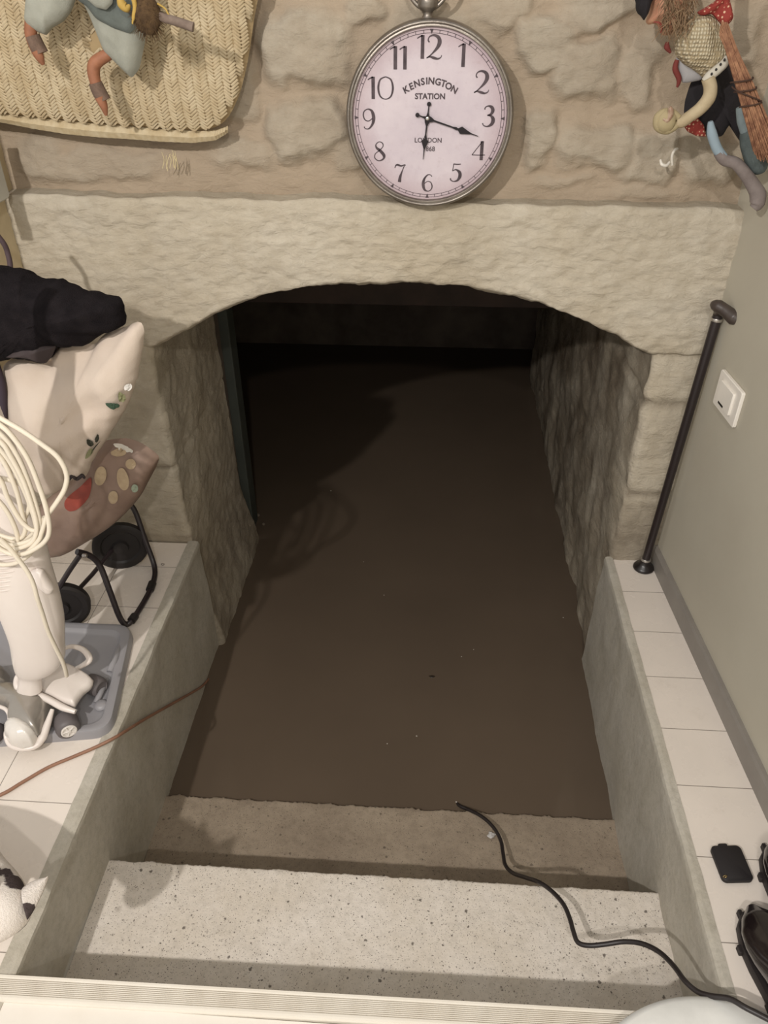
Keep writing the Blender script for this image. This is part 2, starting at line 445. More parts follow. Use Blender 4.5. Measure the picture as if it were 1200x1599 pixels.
jamb('jamb', -1, -1.05, lambda z: -.500+.008*smooth(.4, 0, z)+.034*smooth(-.08, -.32, z), 1.665, .452, [(.187, .004)])
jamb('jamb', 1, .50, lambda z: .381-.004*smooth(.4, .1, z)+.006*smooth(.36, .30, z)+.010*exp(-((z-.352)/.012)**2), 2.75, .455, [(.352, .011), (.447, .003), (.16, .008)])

# side walls of the room
def rwx(y): return .470+.070*(WY-y)
m = MB(); m.add([Vector((rwx(WY+.03), WY+.03, 0))*H, Vector((rwx(-1.2), -1.2, 0))*H, Vector((rwx(-1.2), -1.2, 1.62))*H, Vector((rwx(WY+.03), WY+.03, 1.62))*H,
                 Vector((rwx(WY+.03)+.06, WY+.03, 0))*H, Vector((rwx(-1.2)+.06, -1.2, 0))*H, Vector((rwx(-1.2)+.06, -1.2, 1.62))*H, Vector((rwx(WY+.03)+.06, WY+.03, 1.62))*H],
                [(0, 1, 2, 3), (7, 6, 5, 4), (0, 4, 5, 1), (2, 6, 7, 3), (1, 5, 6, 2), (3, 7, 4, 0)])
m.build('wall_right', m_plaster, kind='structure', sm=False)
m = MB()
for a, b in ((WY-.002, -.6),):
    q = []
    for y in (a, b):
        for dx, z in ((-.004, 0.0), (-.009, .0), (-.009, .036), (-.006, .041), (0.002, .041)):
            q.append(Vector((rwx(y)+dx, y, z))*H)
    m.add(q, [(i, i+1, i+6, i+5) for i in range(4)])
m.build('baseboard_right', m_base, kind='structure', sm=False)
m = MB(); lw = [(-.80, 0), (-.80, .30), (-.692, .50), (-.692, 1.6), (-.80, 1.6), (-.86, 1.6), (-.86, 0)]; n_ = len(lw)
m.add([Vector((x, y, z))*H for y in (1.10, 1.30) for x, z in lw], [tuple(range(n_-1, -1, -1)), tuple(range(n_, 2*n_))]+[(i, (i+1) % n_, n_+(i+1) % n_, n_+i) for i in range(n_)])
m.build('wall_left', m_cream, kind='structure', sm=False)
# cellar behind the arch
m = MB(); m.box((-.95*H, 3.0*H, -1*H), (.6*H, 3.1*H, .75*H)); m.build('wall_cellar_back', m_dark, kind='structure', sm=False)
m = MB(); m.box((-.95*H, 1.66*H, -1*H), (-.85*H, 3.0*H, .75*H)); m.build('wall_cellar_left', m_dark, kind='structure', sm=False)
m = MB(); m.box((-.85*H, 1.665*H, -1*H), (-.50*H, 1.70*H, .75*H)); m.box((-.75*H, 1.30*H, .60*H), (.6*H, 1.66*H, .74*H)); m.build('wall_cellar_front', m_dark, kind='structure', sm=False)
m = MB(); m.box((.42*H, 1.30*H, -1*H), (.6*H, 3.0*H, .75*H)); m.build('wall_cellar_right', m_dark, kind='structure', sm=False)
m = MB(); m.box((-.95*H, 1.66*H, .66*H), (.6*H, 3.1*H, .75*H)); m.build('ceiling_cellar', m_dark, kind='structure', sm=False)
m = MB(); m.box((-.95*H, .4*H, -1.05*H), (.6*H, 3.1*H, -1*H)); m.build('floor_cellar', m_dark, kind='structure', sm=False)

# floors, curbs, steps
m = MB(); m.box((-1.5*H, .405*H, -.05*H), (-.500*H, (WY-.002)*H, 0)); m.build('floor_left', m_tile_l, kind='structure', sm=False)
m = MB(); m.box((.3875*H, .40*H, -.05*H), (.47*H, (WY-.002)*H, 0))
m.v = [Vector((rwx(v.y/H)*H-.003 if v.x > .4*H else v.x, v.y, v.z)) for v in m.v]
m.build('floor_right', m_tile_r, kind='structure', sm=False)
def curb(name, xin, xout, s_):
    m = MB(); n = 160
    prof = [(xout, -.004), (xout, .0012), (xin+s_*.007, .0012), (xin+s_*.0015, -.001), (xin, -.006), (xin, -.05), (xin-s_*.002, -.16), (xin-s_*.004, -.30), (xin-s_*.004, -.99), (xout, -.99)]
    def fn(u, v):
        y = .36+(WY+.006-.36)*u; a = v*(len(prof)-1); i = min(int(a), len(prof)-2); t = a-i
        x = prof[i][0]*(1-t)+prof[i+1][0]*t; z = prof[i][1]*(1-t)+prof[i+1][1]*t
        k = .0014 if z > -.02 else .003
        return Vector((x+k*fbm(y*9, z*9, x*3, 4)*(abs(x-xout) > .004), y, z+.0012*fbm(y*26, x*40, 2, 3)*(z > -.01)))*H
    m.grid(fn, n, 55); return m.build(name, m_conc, kind='structure', sm=40)
curb('wall_stair_left', -.4765, -.500, -1)
curb('wall_stair_right', .3715, .3878, 1)
def step(name, y0, y1, z, mat, x0=-.4735, x1=.3705, rag=.0025, zb=-.99, seed=0):
    m = MB(); nx, ny = 420, 70
    def fn(u, v):
        x = x0+(x1-x0)*u; r = rag*fbm(x*26, seed, 1, 4)+rag*1.1*abs(fbm(x*90, seed+3, 1, 4)); tilt = .010*(x)
        if v < .72:
            t = v/.72; y = y0+(y1-y0)*t; zz = z+.0012*fbm(x*11, y*11, seed, 4)+.0006*fbm(x*60, y*60, seed, 2)
        elif v < .8:
            a = (v-.72)/.08*pi/2; y = y1+.004*sin(a)+r*sin(a); zz = z-.004*(1-cos(a))
        else:
            t = (v-.8)/.2; y = y1+.004+r*(1-t*.5); zz = z-.004+(zb-z+.004)*t**1.5
        return Vector((x, y+tilt*0, zz))*H
    m.grid(fn, nx, ny); return m.build(name, mat, kind='structure', sm=40)
step('floor_step_upper', .36, .632, -.14, m_step1, seed=2)
step('floor_step_lower', .60, .848, -.288, m_step2, seed=6, rag=.005)
step('floor_step_sunken', .80, 1.06, -.44, m_step2, seed=9)
m = MB(); m.box((-1.5*H, -1.2*H, -.06*H), (.6*H, .3775*H, -.002*H)); m.build('floor_front', M('white_front_floor', (226, 220, 210), .3, c2=(220, 213, 202)), kind='structure', sm=False)
# ridged threshold strip
m = MB(); pr = [(0, -.02), (0, .0), (.0015, .0035), (.006, .0038)]
nr = 9; y = .0085
for i in range(nr): pr += [(y, .0036), (y+.0004, .0008), (y+.0016, .0008), (y+.0020, .0036)]; y += .0034
y += .0035; pr += [(y, .004), (y+.004, .0038), (y+.006, .0006), (y+.007, -.02)]
pr = [(a, b*H/1.6) for a, b in pr]
ya = [(-1.4, .4045-.009), (-.496, .4045), (.197, .4115), (.40, .4135)]
for (xa, y0), (xb, y1) in zip(ya, ya[1:]):
    vs = [Vector((xx, yy-a*.60, b))*H for xx, yy in ((xa, y0), (xb, y1)) for a, b in pr]; n = len(pr)
    m.add(vs, [(i, i+1, n+i+1, n+i) for i in range(n-1)])
m.build('trim_1', M('white_aluminium_strip', (228, 222, 210), .38, c2=(222, 214, 200), vs=5, spec=.5), kind='structure', sm=False)
# screws in strip
# ------------------------------------------------------------------ water
k = NT('murky_flood_water'); k.set(.06, 0, .5)
k.col(k.mix(k.ramp(k.noise(1.6, 4, .5), .3, .7), lin((97, 84, 71)), lin((89, 77, 65)))); k.b.inputs['IOR'].default_value = 1.33
k.bump(k.noise(6, 2, .4), .05, .01)
m = MB(); m.box((-.88*H, .60*H, -.995*H), (.45*H, 3.02*H, WZ*H)); wt = m.build('floor_water', k.m, kind='structure', sm=False)

# cellar details: door frame post, header board
m = MB(); m.rbox(Vector((-.492, 1.735, -.2))*H, X, Y, Z, .013*H, .028*H, .8*H, .004); 
fp = m.build('cellar_door_post', M('dark_green_grey_paint', (70, 74, 68), .6), sm=False); tag(fp, 'dark painted upright post just behind the left stone jamb, standing in the water', 'post')
m = MB(); m.rbox(Vector((-.22, 2.02, .44))*H, X, Z, Y, .59*H, .19*H, .02*H, .006); 
fp = m.build('header_board', M('dark_brown_board', (84, 70, 62), .8, c2=(70, 60, 54)), sm=False); tag(fp, 'broad dark brown board spanning the passage just behind the arch', 'board')

# ================================================================== CLOCK
YC = 1.232
cc = P(671, 178, y=YC); cc.z = (P(668, 28, y=YC).z+P(666, 323, y=YC).z)/2
RXc = (P(803, 178, y=YC)-P(540, 178, y=YC)).x/2; RZc = (P(668, 28, y=YC)-P(666, 323, y=YC)).z/2
clk = thing('wall_clock', (cc.x, 1.262*H-.012, cc.z), 'round cream-faced station wall clock in a brushed metal pocket-watch case, hanging above the arch', 'clock')
m_pew = M('brushed_pewter', (150, 143, 134), .38, .85, c2=(128, 120, 112), vs=18, bump=.25, bs=180)
def ering(m, prof, n=96):      # prof: (radial factor offset in m from rim, y forward in m)
    L = len(prof)
    vs = [Vector((cc.x+(RXc+o)*cos(2*pi*k/n), YC*H-f_, cc.z+(RZc+o)*sin(2*pi*k/n))) for o, f_ in prof for k in range(n)]
    m.add(vs, [(i*n+k, i*n+(k+1) % n, (i+1)*n+(k+1) % n, (i+1)*n+k) for i in range(L-1) for k in range(n)])
m = MB(); ering(m, [(-.004, -.040), (0, -.036), (0, -.012), (-.001, .004), (-.004, .011), (-.007, .012), (-.0095, .011), (-.0105, .008), (-.0115, .008), (-.013, .009), (-.015, .0085), (-.0165, .003), (-.017, -.003)])
m.build('case', m_pew, clk, sm=60)
k = NT('aged_dial'); k.set(.55, 0, .35)
tc = k.n('ShaderNodeTexCoord'); 
nn = k.noise(7, 6, .7); n5 = k.noise(60, 6, .7)
c = k.mix(k.ramp(nn, .35, .7), lin((204, 193, 197)), lin((188, 176, 184)))
vm = k.n('ShaderNodeVectorMath', operation='LENGTH'); k.l(k.vec((1/RXc, 0, 1/RZc)), vm.inputs[0])
c = k.mix(k.math('MULTIPLY', k.ramp(k.math('ADD', vm.outputs['Value'], k.math('MULTIPLY', nn, .2)), .72, 1.06), .6), c, lin((166, 142, 146)))
c = k.mix(k.math('MULTIPLY', k.ramp(n5, .56, .75), .22), c, lin((150, 124, 124))); k.col(c)
m = MB(); n = 96
m.add([Vector((cc.x, YC*H+.0015, cc.z))]+[Vector((cc.x+(RXc-.0168)*cos(2*pi*i/n), YC*H+.0015, cc.z+(RZc-.0168)*sin(2*pi*i/n))) for i in range(n)], [(0, 1+i, 1+(i+1) % n) for i in range(n)])
dial = m.build('dial', k.m, clk, sm=False, fix=False)
m_ink = M('faded_black_print', (62, 52, 56), .7, c2=(84, 72, 76), vs=60)
YI = YC*H+.0007
def ribbon(m, pts, org, sc, sub=7, y=YI):
    """calligraphic stroke: pts (x,y,width)"""
    m_ = len(pts); out = []
    for i in range(m_-1):
        p = [pts[max(i-1, 0)], pts[i], pts[i+1], pts[min(i+2, m_-1)]]
        for q in range(sub):
            t = q/sub; out.append(tuple(.5*((2*p[1][a])+(p[2][a]-p[0][a])*t+(2*p[0][a]-5*p[1][a]+4*p[2][a]-p[3][a])*t*t+(3*p[1][a]-p[0][a]-3*p[2][a]+p[3][a])*t**3) for a in range(3)))
    out.append(pts[-1]); vs = []
    for i, (x, z, w_) in enumerate(out):
        a = out[max(i-1, 0)]; b = out[min(i+1, len(out)-1)]; dx, dz = b[0]-a[0], b[1]-a[1]; L = sqrt(dx*dx+dz*dz) or 1
        for s_ in (1, -1): vs.append(Vector((org[0]+(x-s_*dz/L*w_/2)*sc, y, org[1]+(z+s_*dx/L*w_/2)*sc)))
    m.add(vs, [(2*i, 2*i+1, 2*i+3, 2*i+2) for i in range(len(out)-1)])
G = {
'1': (.40, [[(.27, 0, .13), (.27, .5, .13), (.27, 1, .13)], [(.0, .86, .03), (.12, .93, .04), (.27, .985, .05)]]),
'2': (.74, [[(.12, .70, .05), (.06, .80, .04), (.13, .94, .04), (.34, 1, .07), (.56, .9, .12), (.62, .70, .15), (.52, .48, .11), (.30, .25, .05), (.12, .1, .035), (.0, .03, .03)], [(.0, .03, .03), (.15, .09, .05), (.36, .04, .09), (.55, .0, .06), (.70, .06, .03), (.74, .16, .02)]]),
'3': (.62, [[(.10, .82, .05), (.12, .92, .035), (.28, .99, .05), (.46, .93, .12), (.53, .77, .14), (.44, .60, .09), (.25, .54, .03)], [(.25, .54, .03), (.45, .51, .08), (.58, .34, .15), (.52, .12, .13), (.3, 0, .05), (.1, .04, .035), (.02, .16, .04)]]),
'4': (.74, [[(.54, 0, .14), (.54, .5, .14), (.54, 1, .14)], [(.56, 1, .03), (.28, .64, .03), (.0, .28, .03)], [(0, .28, .03), (.36, .27, .03), (.74, .28, .03)]]),
'5': (.64, [[(.60, .97, .03), (.40, .95, .05), (.18, .97, .04)], [(.18, .98, .03), (.16, .78, .03), (.13, .58, .03)], [(.13, .58, .03), (.32, .66, .05), (.54, .52, .13), (.58, .3, .15), (.45, .07, .09), (.22, 0, .04), (.05, .08, .05), (.03, .18, .05)]]),
'6': (.64, [[(.58, .86, .04), (.50, .96, .03), (.30, .95, .05), (.10, .70, .10), (.05, .40, .14), (.14, .1, .10), (.35, 0, .04), (.55, .10, .04), (.61, .30, .05), (.52, .52, .04), (.32, .58, .03), (.12, .45, .03)]]),
'7': (.66, [[(.02, .78, .03), (.08, .93, .05), (.2, .96, .08), (.4, .90, .06), (.60, .97, .03), (.65, .92, .03)], [(.60, .96, .03), (.45, .6, .05), (.34, .28, .12), (.30, 0, .15)]]),
'8': (.62, [[(.33, .55, .12), (.15, .68, .09), (.10, .85, .04), (.28, 1, .03), (.48, .93, .04), (.50, .75, .03), (.30, .55, .03), (.06, .36, .03), (.04, .14, .04), (.26, 0, .04), (.52, .10, .07), (.56, .30, .13), (.33, .55, .12)]]),
'9': (.64, [[(.06, .14, .04), (.14, .04, .03), (.34, .05, .05), (.54, .30, .10), (.59, .60, .14), (.50, .9, .10), (.29, 1, .04), (.09, .90, .04), (.03, .70, .05), (.12, .48, .04), (.32, .42, .03), (.52, .55, .03)]]),
'0': (.84, [[(.42, 1.0, .03), (.15, .87, .055), (.05, .5, .075), (.15, .13, .055), (.42, 0, .03), (.69, .13, .055), (.79, .5, .075), (.69, .87, .055), (.42, 1.0, .03)]]),
}
hs = abs((P(671, 56, y=YC)-P(671, 93, y=YC)).z)
m = MB()
for txt, px, py, s_ in (('12', 671, 74, 1.0), ('1', 722, 87, 1), ('2', 753, 129, .98), ('3', 763, 182, .95), ('4', 748, 236, .92), ('5', 712, 270, .90), ('6', 668, 286, .86), ('7', 625, 271, .90), ('8', 593, 237, .92), ('9', 576, 187, .95), ('10', 595, 138, 1.0), ('11', 623, 91, 1.0)):
    c0 = P(px, py, y=YC); sc = hs*s_; wd = sum(G[ch][0] for ch in txt)+.08*(len(txt)-1)
    x = -wd/2; m = MB()
    for ch in txt:
        for st in G[ch][1]: ribbon(m, [(a+x, b-.5, w_*1.28+.006) for a, b, w_ in st], (c0.x, c0.z), sc)
        x += G[ch][0]+.08
    m.build('numeral', m_ink, clk, sm=False, fix=False)
m = MB(); na = 120
for ro, ri in ((-.0215, -.0225), (-.0275, -.0285)):
    vs = []
    for k_ in range(na):
        a = 2*pi*k_/na
        for o in (ro, ri): vs.append(Vector((cc.x+(RXc+o)*cos(a), YI, cc.z+(RZc+o)*sin(a))))
    m.add(vs, [(2*i, 2*i+1, (2*i+3) % (2*na), (2*i+2) % (2*na)) for i in range(na)])
for k_ in range(60):
    a = 2*pi*k_/60; w_ = .0006 if k_ % 5 else .0016
    e = Vector((cos(a), 0, sin(a))); t_ = Vector((-sin(a), 0, cos(a)))
    f0 = Vector((cc.x+(RXc-.022)*cos(a), YI, cc.z+(RZc-.022)*sin(a))); f1 = Vector((cc.x+(RXc-.028)*cos(a), YI, cc.z+(RZc-.028)*sin(a)))
    if k_ % 5: m.add([f0-t_*w_, f0+t_*w_, f1+t_*w_, f1-t_*w_], [(0, 1, 2, 3)])
    else:
        f2 = Vector((cc.x+(RXc-.030)*cos(a), YI-.0001, cc.z+(RZc-.030)*sin(a))); f0 = f0+e*.0015
        m.add([f0-t_*.004, f0+t_*.004, f2], [(0, 1, 2)])
m.build('minute_track', m_ink, clk, sm=False, fix=False)
def text_mesh(m, s_, pos, size, ang=0, y=YI, off=.0):
    cu = bpy.data.curves.new('t', 'FONT'); cu.body = s_; cu.size = size; cu.align_x = 'CENTER'; cu.align_y = 'CENTER'; cu.offset = off; cu.resolution_u = 3
    o = bpy.data.objects.new('t', cu); C.objects.link(o); dg = bpy.context.evaluated_depsgraph_get(); me = bpy.data.meshes.new_from_object(o.evaluated_get(dg))
    R_ = Matrix.Rotation(ang, 3, 'Y')
    vs = [R_ @ Vector((v.co.x, 0, v.co.y)) + Vector((pos[0], y, pos[1])) for v in me.vertices]
    m.add(vs, [tuple(p.vertices) for p in me.polygons]); bpy.data.objects.remove(o); bpy.data.meshes.remove(me); bpy.data.curves.remove(cu)
m = MB()
word = 'KENSINGTON'; lx = [637, 648, 659, 669, 675.5, 682, 692, 702, 711, 709]
arc = [(635, 141), (643.5, 136), (652.5, 131.5), (661.5, 128.5), (667.8, 127.5), (675, 127.5), (685.5, 129), (694, 131.5), (702, 135.5), (711, 141)]
for i, ch in enumerate(word):
    q = P(672+(arc[i][0]-673)*.99, arc[i][1], y=YC); a = (i-4.5)/4.5*.50
    text_mesh(m, ch, (q.x, q.z), .0190, a, off=.0006)
m.build('lettering', m_ink, clk, sm=False, fix=False); m = MB()
q = P(672, 151.5, y=YC); text_mesh(m, 'STATION', (q.x, q.z), .0165, 0, off=.0005)
m.build('lettering', m_ink, clk, sm=False, fix=False); m = MB()
q = P(669, 220, y=YC); text_mesh(m, 'LONDON', (q.x, q.z), .0145, 0, off=.0002)
m.build('lettering', m_ink, clk, sm=False, fix=False); m = MB()
q = P(670, 233.5, y=YC); text_mesh(m, '1868', (q.x, q.z), .0145, 0, off=.0002)
m.build('lettering', m_ink, clk, sm=False, fix=False)
m_hand = M('black_hand_metal', (30, 24, 28), .45, .2)
piv = P(668, 185, y=YC)
def hand(tip, tail, wmax, pos_spade, yy, name):
    t_ = P(*tip, y=YC); L = (t_-piv).length; d = (t_-piv).normalized(); nrm = Vector((-d.z, 0, d.x)); tl = (P(*tail, y=YC)-piv).length
    m = MB(); prof = [(-tl+.004, .0012), (-.012, .0014), (-.006, .003), (0, .0065), (.008, .0055), (.016, .0018), (L*(pos_spade-.16), .0016), (L*(pos_spade-.10), .003), (L*(pos_spade-.06), .0018), (L*pos_spade, wmax), (L*(pos_spade+.1), wmax*.55), (L*(pos_spade+.2), .0013), (L, .0006)]
    vs = []
    for a, w_ in prof:
        for s_ in (1, -1):
            for h_ in (0, .0012): vs.append(Vector((piv.x, yy-h_, piv.z))+d*a+nrm*w_*s_)
    fs = []
    for i in range(len(prof)-1):
        b = i*4; fs += [(b, b+1, b+5, b+4), (b+3, b+2, b+6, b+7), (b+1, b+3, b+7, b+5)]
    m.add(vs, fs); m.lathe(Vector((piv.x, yy, piv.z))-d*tl, (0, -1, 0), [(.0048, 0), (.0048, .0012), (0, .0014)], 16)
    m.build(name, m_hand, clk, sm=False)
hand((661, 249), (672, 163), .0085, .55, YC*H-.003, 'hour_hand')
hand((747, 212.5), (652, 181), .0080, .66, YC*H-.005, 'minute_hand')
m = MB(); m.lathe((piv.x, YC*H-.004, piv.z), (0, -1, 0), [(.0042, 0), (.0042, .003), (.003, .004), (0, .0042)], 16); m.build('centre_nut', M('bright_nickel', (214, 210, 204), .25, .9), clk)
cr = P(668, 22, y=YC); m = MB()
m.lathe((cr.x, YC*H+.014, cr.z-.012), (0, 0, 1), [(.016, -.006), (.017, 0), (.013, .004), (.010, .010), (.012, .016), (.019, .020), (.022, .026), (.022, .046), (.017, .052), (.006, .056), (0, .057)], 28)
m.build('crown', m_pew, clk)
m = MB(); tp = Vector((cr.x, YC*H+.014, cr.z+.012)); m.tube([tp+Vector((.046*cos(a), 0, .052+.056*sin(a))) for a in [2*pi*i/16 for i in range(16)]], .0048, 10, 3, closed=True); m.build('hanging_ring', m_pew, clk)

# ================================================================== WOVEN BASKET and left doll
YB = 1.225
bo_px = [(-60, -60), (418, -60), (405, -10), (397, 30), (391, 75), (384, 112), (374, 150), (360, 180), (345, 197), (322, 204), (290, 204), (250, 201), (200, 197), (150, 193), (100, 188), (50, 183), (0, 177), (-60, 168)]
bk = thing('woven_basket', P(180, 190, y=1.262), 'large flat basket of pale herringbone-woven straw hanging on the stone wall, left of the clock', 'basket')
ol = [P(a, b, y=1.245) for a, b in bo_px]
m_str = M('pale_woven_straw', (192, 176, 146), .75, c2=(174, 155, 122), vs=26, bump=.3, bs=220)
m_strd = M('straw_body_shadow_gap', (164, 142, 106), .9)
ctr = P(180, 60, y=1.245)
m = MB(); m.pillow(ol, .0425, ctr, rings=10, res=110, pw=.30, back=.15); m.build('body', m_strd, bk)
def inpoly(x, z, poly):
    c_ = False; n_ = len(poly)
    for i in range(n_):
        a, b = poly[i], poly[(i+1) % n_]
        if (a.z > z) != (b.z > z) and x < (b.x-a.x)*(z-a.z)/(b.z-a.z)+a.x: c_ = not c_
    return c_
def rim_t(x, z):     # 0 centre .. 1 rim along the ray from the centre
    d = Vector((x-ctr.x, 0, z-ctr.z)); best = 9
    for a, b in zip(ol, ol[1:]+ol[:1]):
        ex, ez = b.x-a.x, b.z-a.z; den = d.x*ez-d.z*ex
        if abs(den) < 1e-12: continue
        t = ((a.x-ctr.x)*ez-(a.z-ctr.z)*ex)/den; s_ = ((a.x-ctr.x)*d.z-(a.z-ctr.z)*d.x)/den
        if t > 0 and 0 <= s_ <= 1: best = min(best, t)
    return 1/best if best < 9 else 1
m = MB(); cw = .0165; sp = .0068; rnd = random.Random(3); ci = 0
x = P(-40, 100, y=1.245).x
while x < ctr.x+.42:
    sgn = 1 if ci % 2 else -1; z = P(0, 210, y=1.245).z
    while z < P(0, -50, y=1.245).z:
        z += sp; jx = rnd.uniform(-.001, .001)
        if not inpoly(x, z, ol): continue
        tt = rim_t(x, z)
        if tt > .985: continue
        L = cw*.60*rnd.uniform(.92, 1.12); wv = sp*.42*rnd.uniform(.8, 1.0)
        dep = .045*(max(0, 1-tt**2.2))**.30; yb = 1.245*H-dep-.0004
        d = Vector((.78, 0, .62*sgn)).normalized(); n_ = Vector((-d.z, 0, d.x)); c_ = Vector((x+jx, yb, z)); lift = rnd.uniform(.0004, .0013)
        e1 = rim_t(x+.008, z); e2 = rim_t(x-.008, z); sl = (.045*(max(0, 1-e1**2.2))**.30-.045*(max(0, 1-e2**2.2))**.30)/.016
        sl = max(-1.5, min(1.5, sl)); sl = -sl*d.x
        a0 = c_-d*L; a1 = c_+d*L; a0.y -= sl*L; a1.y += sl*L; up = Vector((0, -lift, 0)); dn = Vector((0, .0012, 0))
        for pt in (a0, a1):
            r_ = rim_t(pt.x, pt.z)
            if r_ > .99: k2 = .99/r_; pt.x = ctr.x+(pt.x-ctr.x)*k2; pt.z = ctr.z+(pt.z-ctr.z)*k2; pt.y = max(pt.y, c_.y)
        m.add([a0-n_*wv+dn, a0+n_*wv+dn, c_-n_*wv+up*.7, c_+n_*wv+up*.7, c_+up*1.5, a1-n_*wv+dn, a1+n_*wv+dn, a0+up*.1, a1+up*.1],
              [(0, 2, 4, 7), (7, 4, 3, 1), (2, 5, 8, 4), (4, 8, 6, 3)])
    x += cw; ci += 1
o = m.build('herringbone_weave', m_str, bk, sm=False, fix=False)
band = [(-60, 172, 188), (0, 179, 193), (50, 185, 203), (100, 190, 211), (150, 195, 216), (200, 199, 219), (250, 203, 223), (300, 206, 225), (335, 206, 221), (352, 200, 211)]
m = MB()
def fn(u, v):
    a = u*(len(band)-1); i = min(int(a), len(band)-2); t = a-i; g = [band[i][k_]*(1-t)+band[i+1][k_]*t for k_ in range(3)]
    p = P(g[0], g[1]+(g[2]-g[1])*v, y=1.236); p.y += .010*abs(v-.5)*2-.004*sin(u*240)*.3; return p
m.grid(fn, 260, 7)
def fn2(u, v): p = fn(u, 1-v); p.y = 1.252*H; return p
m.grid(fn2, 260, 3); m.build('rim_band', M('pale_straw_rim', (202, 187, 156), .75, c2=(186, 167, 132), vs=40), bk)

def cushion(par, name, px, y, dep, mat, ctrpx=None, **k_):
    m = MB(); ptsx = [P(a, b, y=y) for a, b in px]
    m.pillow(ptsx, dep, P(*ctrpx, y=y) if ctrpx else None, **k_); return m.build(name, mat, par)
def limb(par, name, pts, rad, mat, y, n=12):
    m = MB(); pr_ = [P(p[0], p[1], y=p[2] if len(p) > 2 else y) for p in pts]
    m.tube(pr_, rad, n, 5); return m.build(name, mat, par)
m_cloth = M('grey_blue_cloth', (158, 158, 146), .9, c2=(142, 143, 132), vs=10, bump=.4, bs=300)
m_clothd = M('dark_teal_cloth', (112, 118, 112), .9, c2=(88, 94, 90), bump=.4, bs=300)
m_clay = M('terracotta_wood', (158, 106, 78), .6, c2=(134, 88, 64), vs=30, bump=.2)
m_sock = M('grey_brown_knit', (122, 100, 86), .95, c2=(100, 82, 70), vs=50, bump=.8, bs=400)
m_brn = M('brown_bristle', (96, 74, 48), .95, c2=(70, 52, 34), vs=80, bump=1, bs=500)
m_yel = M('ochre_ribbon', (190, 160, 84), .7, c2=(170, 138, 66))
YD = 1.165
dl = thing('broom_witch_doll', P(130, 20, y=YD), 'cloth doll in grey-blue baggy clothes with orange legs, hanging before the woven basket', 'doll')
cushion(dl, 'trouser_leg', [(44, -40), (40, 10), (38, 32), (44, 42), (58, 50), (73, 56), (82, 44), (100, 34), (112, 18), (122, -10), (124, -40)], YD, .030, m_cloth, wr=.006, ws=26)
cushion(dl, 'trouser_leg', [(124, -40), (128, 0), (140, 24), (150, 50), (163, 82), (180, 98), (196, 114), (206, 123), (218, 108), (226, 70), (230, 30), (226, -10), (210, -40)], YD, .034, m_cloth, wr=.006, ws=26, seed=3)
cushion(dl, 'jacket', [(100, -60), (120, 0), (135, 10), (150, 30), (176, 44), (203, 53), (212, 44), (218, 20), (214, -20), (205, -60)], YD-.022, .022, m_clothd, wr=.008, ws=22, seed=5)
cushion(dl, 'collar', [(128, -50), (134, -2), (150, 12), (166, 16), (176, 6), (178, -50)], YD-.04, .012, m_cloth, seed=8)
limb(dl, 'leg', [(50, 25), (48, 50), (52, 70), (58, 84)], [.013, .013, .011, .009], m_clay, YD)
limb(dl, 'foot', [(57, 80), (63, 92), (68, 102)], [.012, .009, .003], m_clay, YD-.004)
limb(dl, 'sock', [(51, 56), (56, 68), (64, 84)], [.015, .016, .0165], m_sock, YD)
limb(dl, 'leg', [(182, 78), (168, 86), (150, 98), (146, 112), (150, 132), (156, 150)], [.010, .012, .0135, .0135, .012, .010], m_clay, YD)
limb(dl, 'foot', [(156, 152), (162, 166), (166, 181)], [.012, .009, .003], m_clay, YD-.004)
limb(dl, 'sock', [(149, 130), (154, 142), (163, 158)], [.0145, .0155, .0155], m_sock, YD)
bw = MB(); rnd = random.Random(9)
bc = P(230, 24, y=YD-.05)
bw.blob(bc, .028, .024, .034, 14, .15, 2)
for i in range(150):
    a = rnd.uniform(0, 2*pi); b = rnd.uniform(-1, 1); d = Vector((cos(a)*sqrt(1-b*b), sin(a)*sqrt(1-b*b), b)); p = bc+Vector((d.x*.026, d.y*.022, d.z*.032))
    bw.tube([p-d*.006, p+d*.005+Vector((rnd.uniform(-.003, .003), 0, -.003)), p+d*.011+Vector((rnd.uniform(-.004, .004), 0, -.007))], [.0008, .0006, .0003], 3, 1)
bw.build('broom_head', m_brn, dl)
limb(dl, 'broom_handle', [(243, 25), (272, 33), (302, 43)], [.0085, .0085, .009], M('weathered_stick', (132, 116, 104), .8, c2=(108, 92, 82), vs=40, bump=.5, bs=90), YD-.05)
limb(dl, 'ribbon', [(186, -8), (190, 6), (198, 13), (203, 8)], [.004, .009, .008, .002], m_yel, YD-.05)
limb(dl, 'ribbon', [(206, -12), (211, 10), (209, 26), (207, 38)], [.0055, .0045, .004, .0015], m_yel, YD-.06)
limb(dl, 'ribbon', [(246, 6), (258, 14), (264, 24), (272, 28)], [.002, .0016, .0016, .001], m_yel, YD-.05)

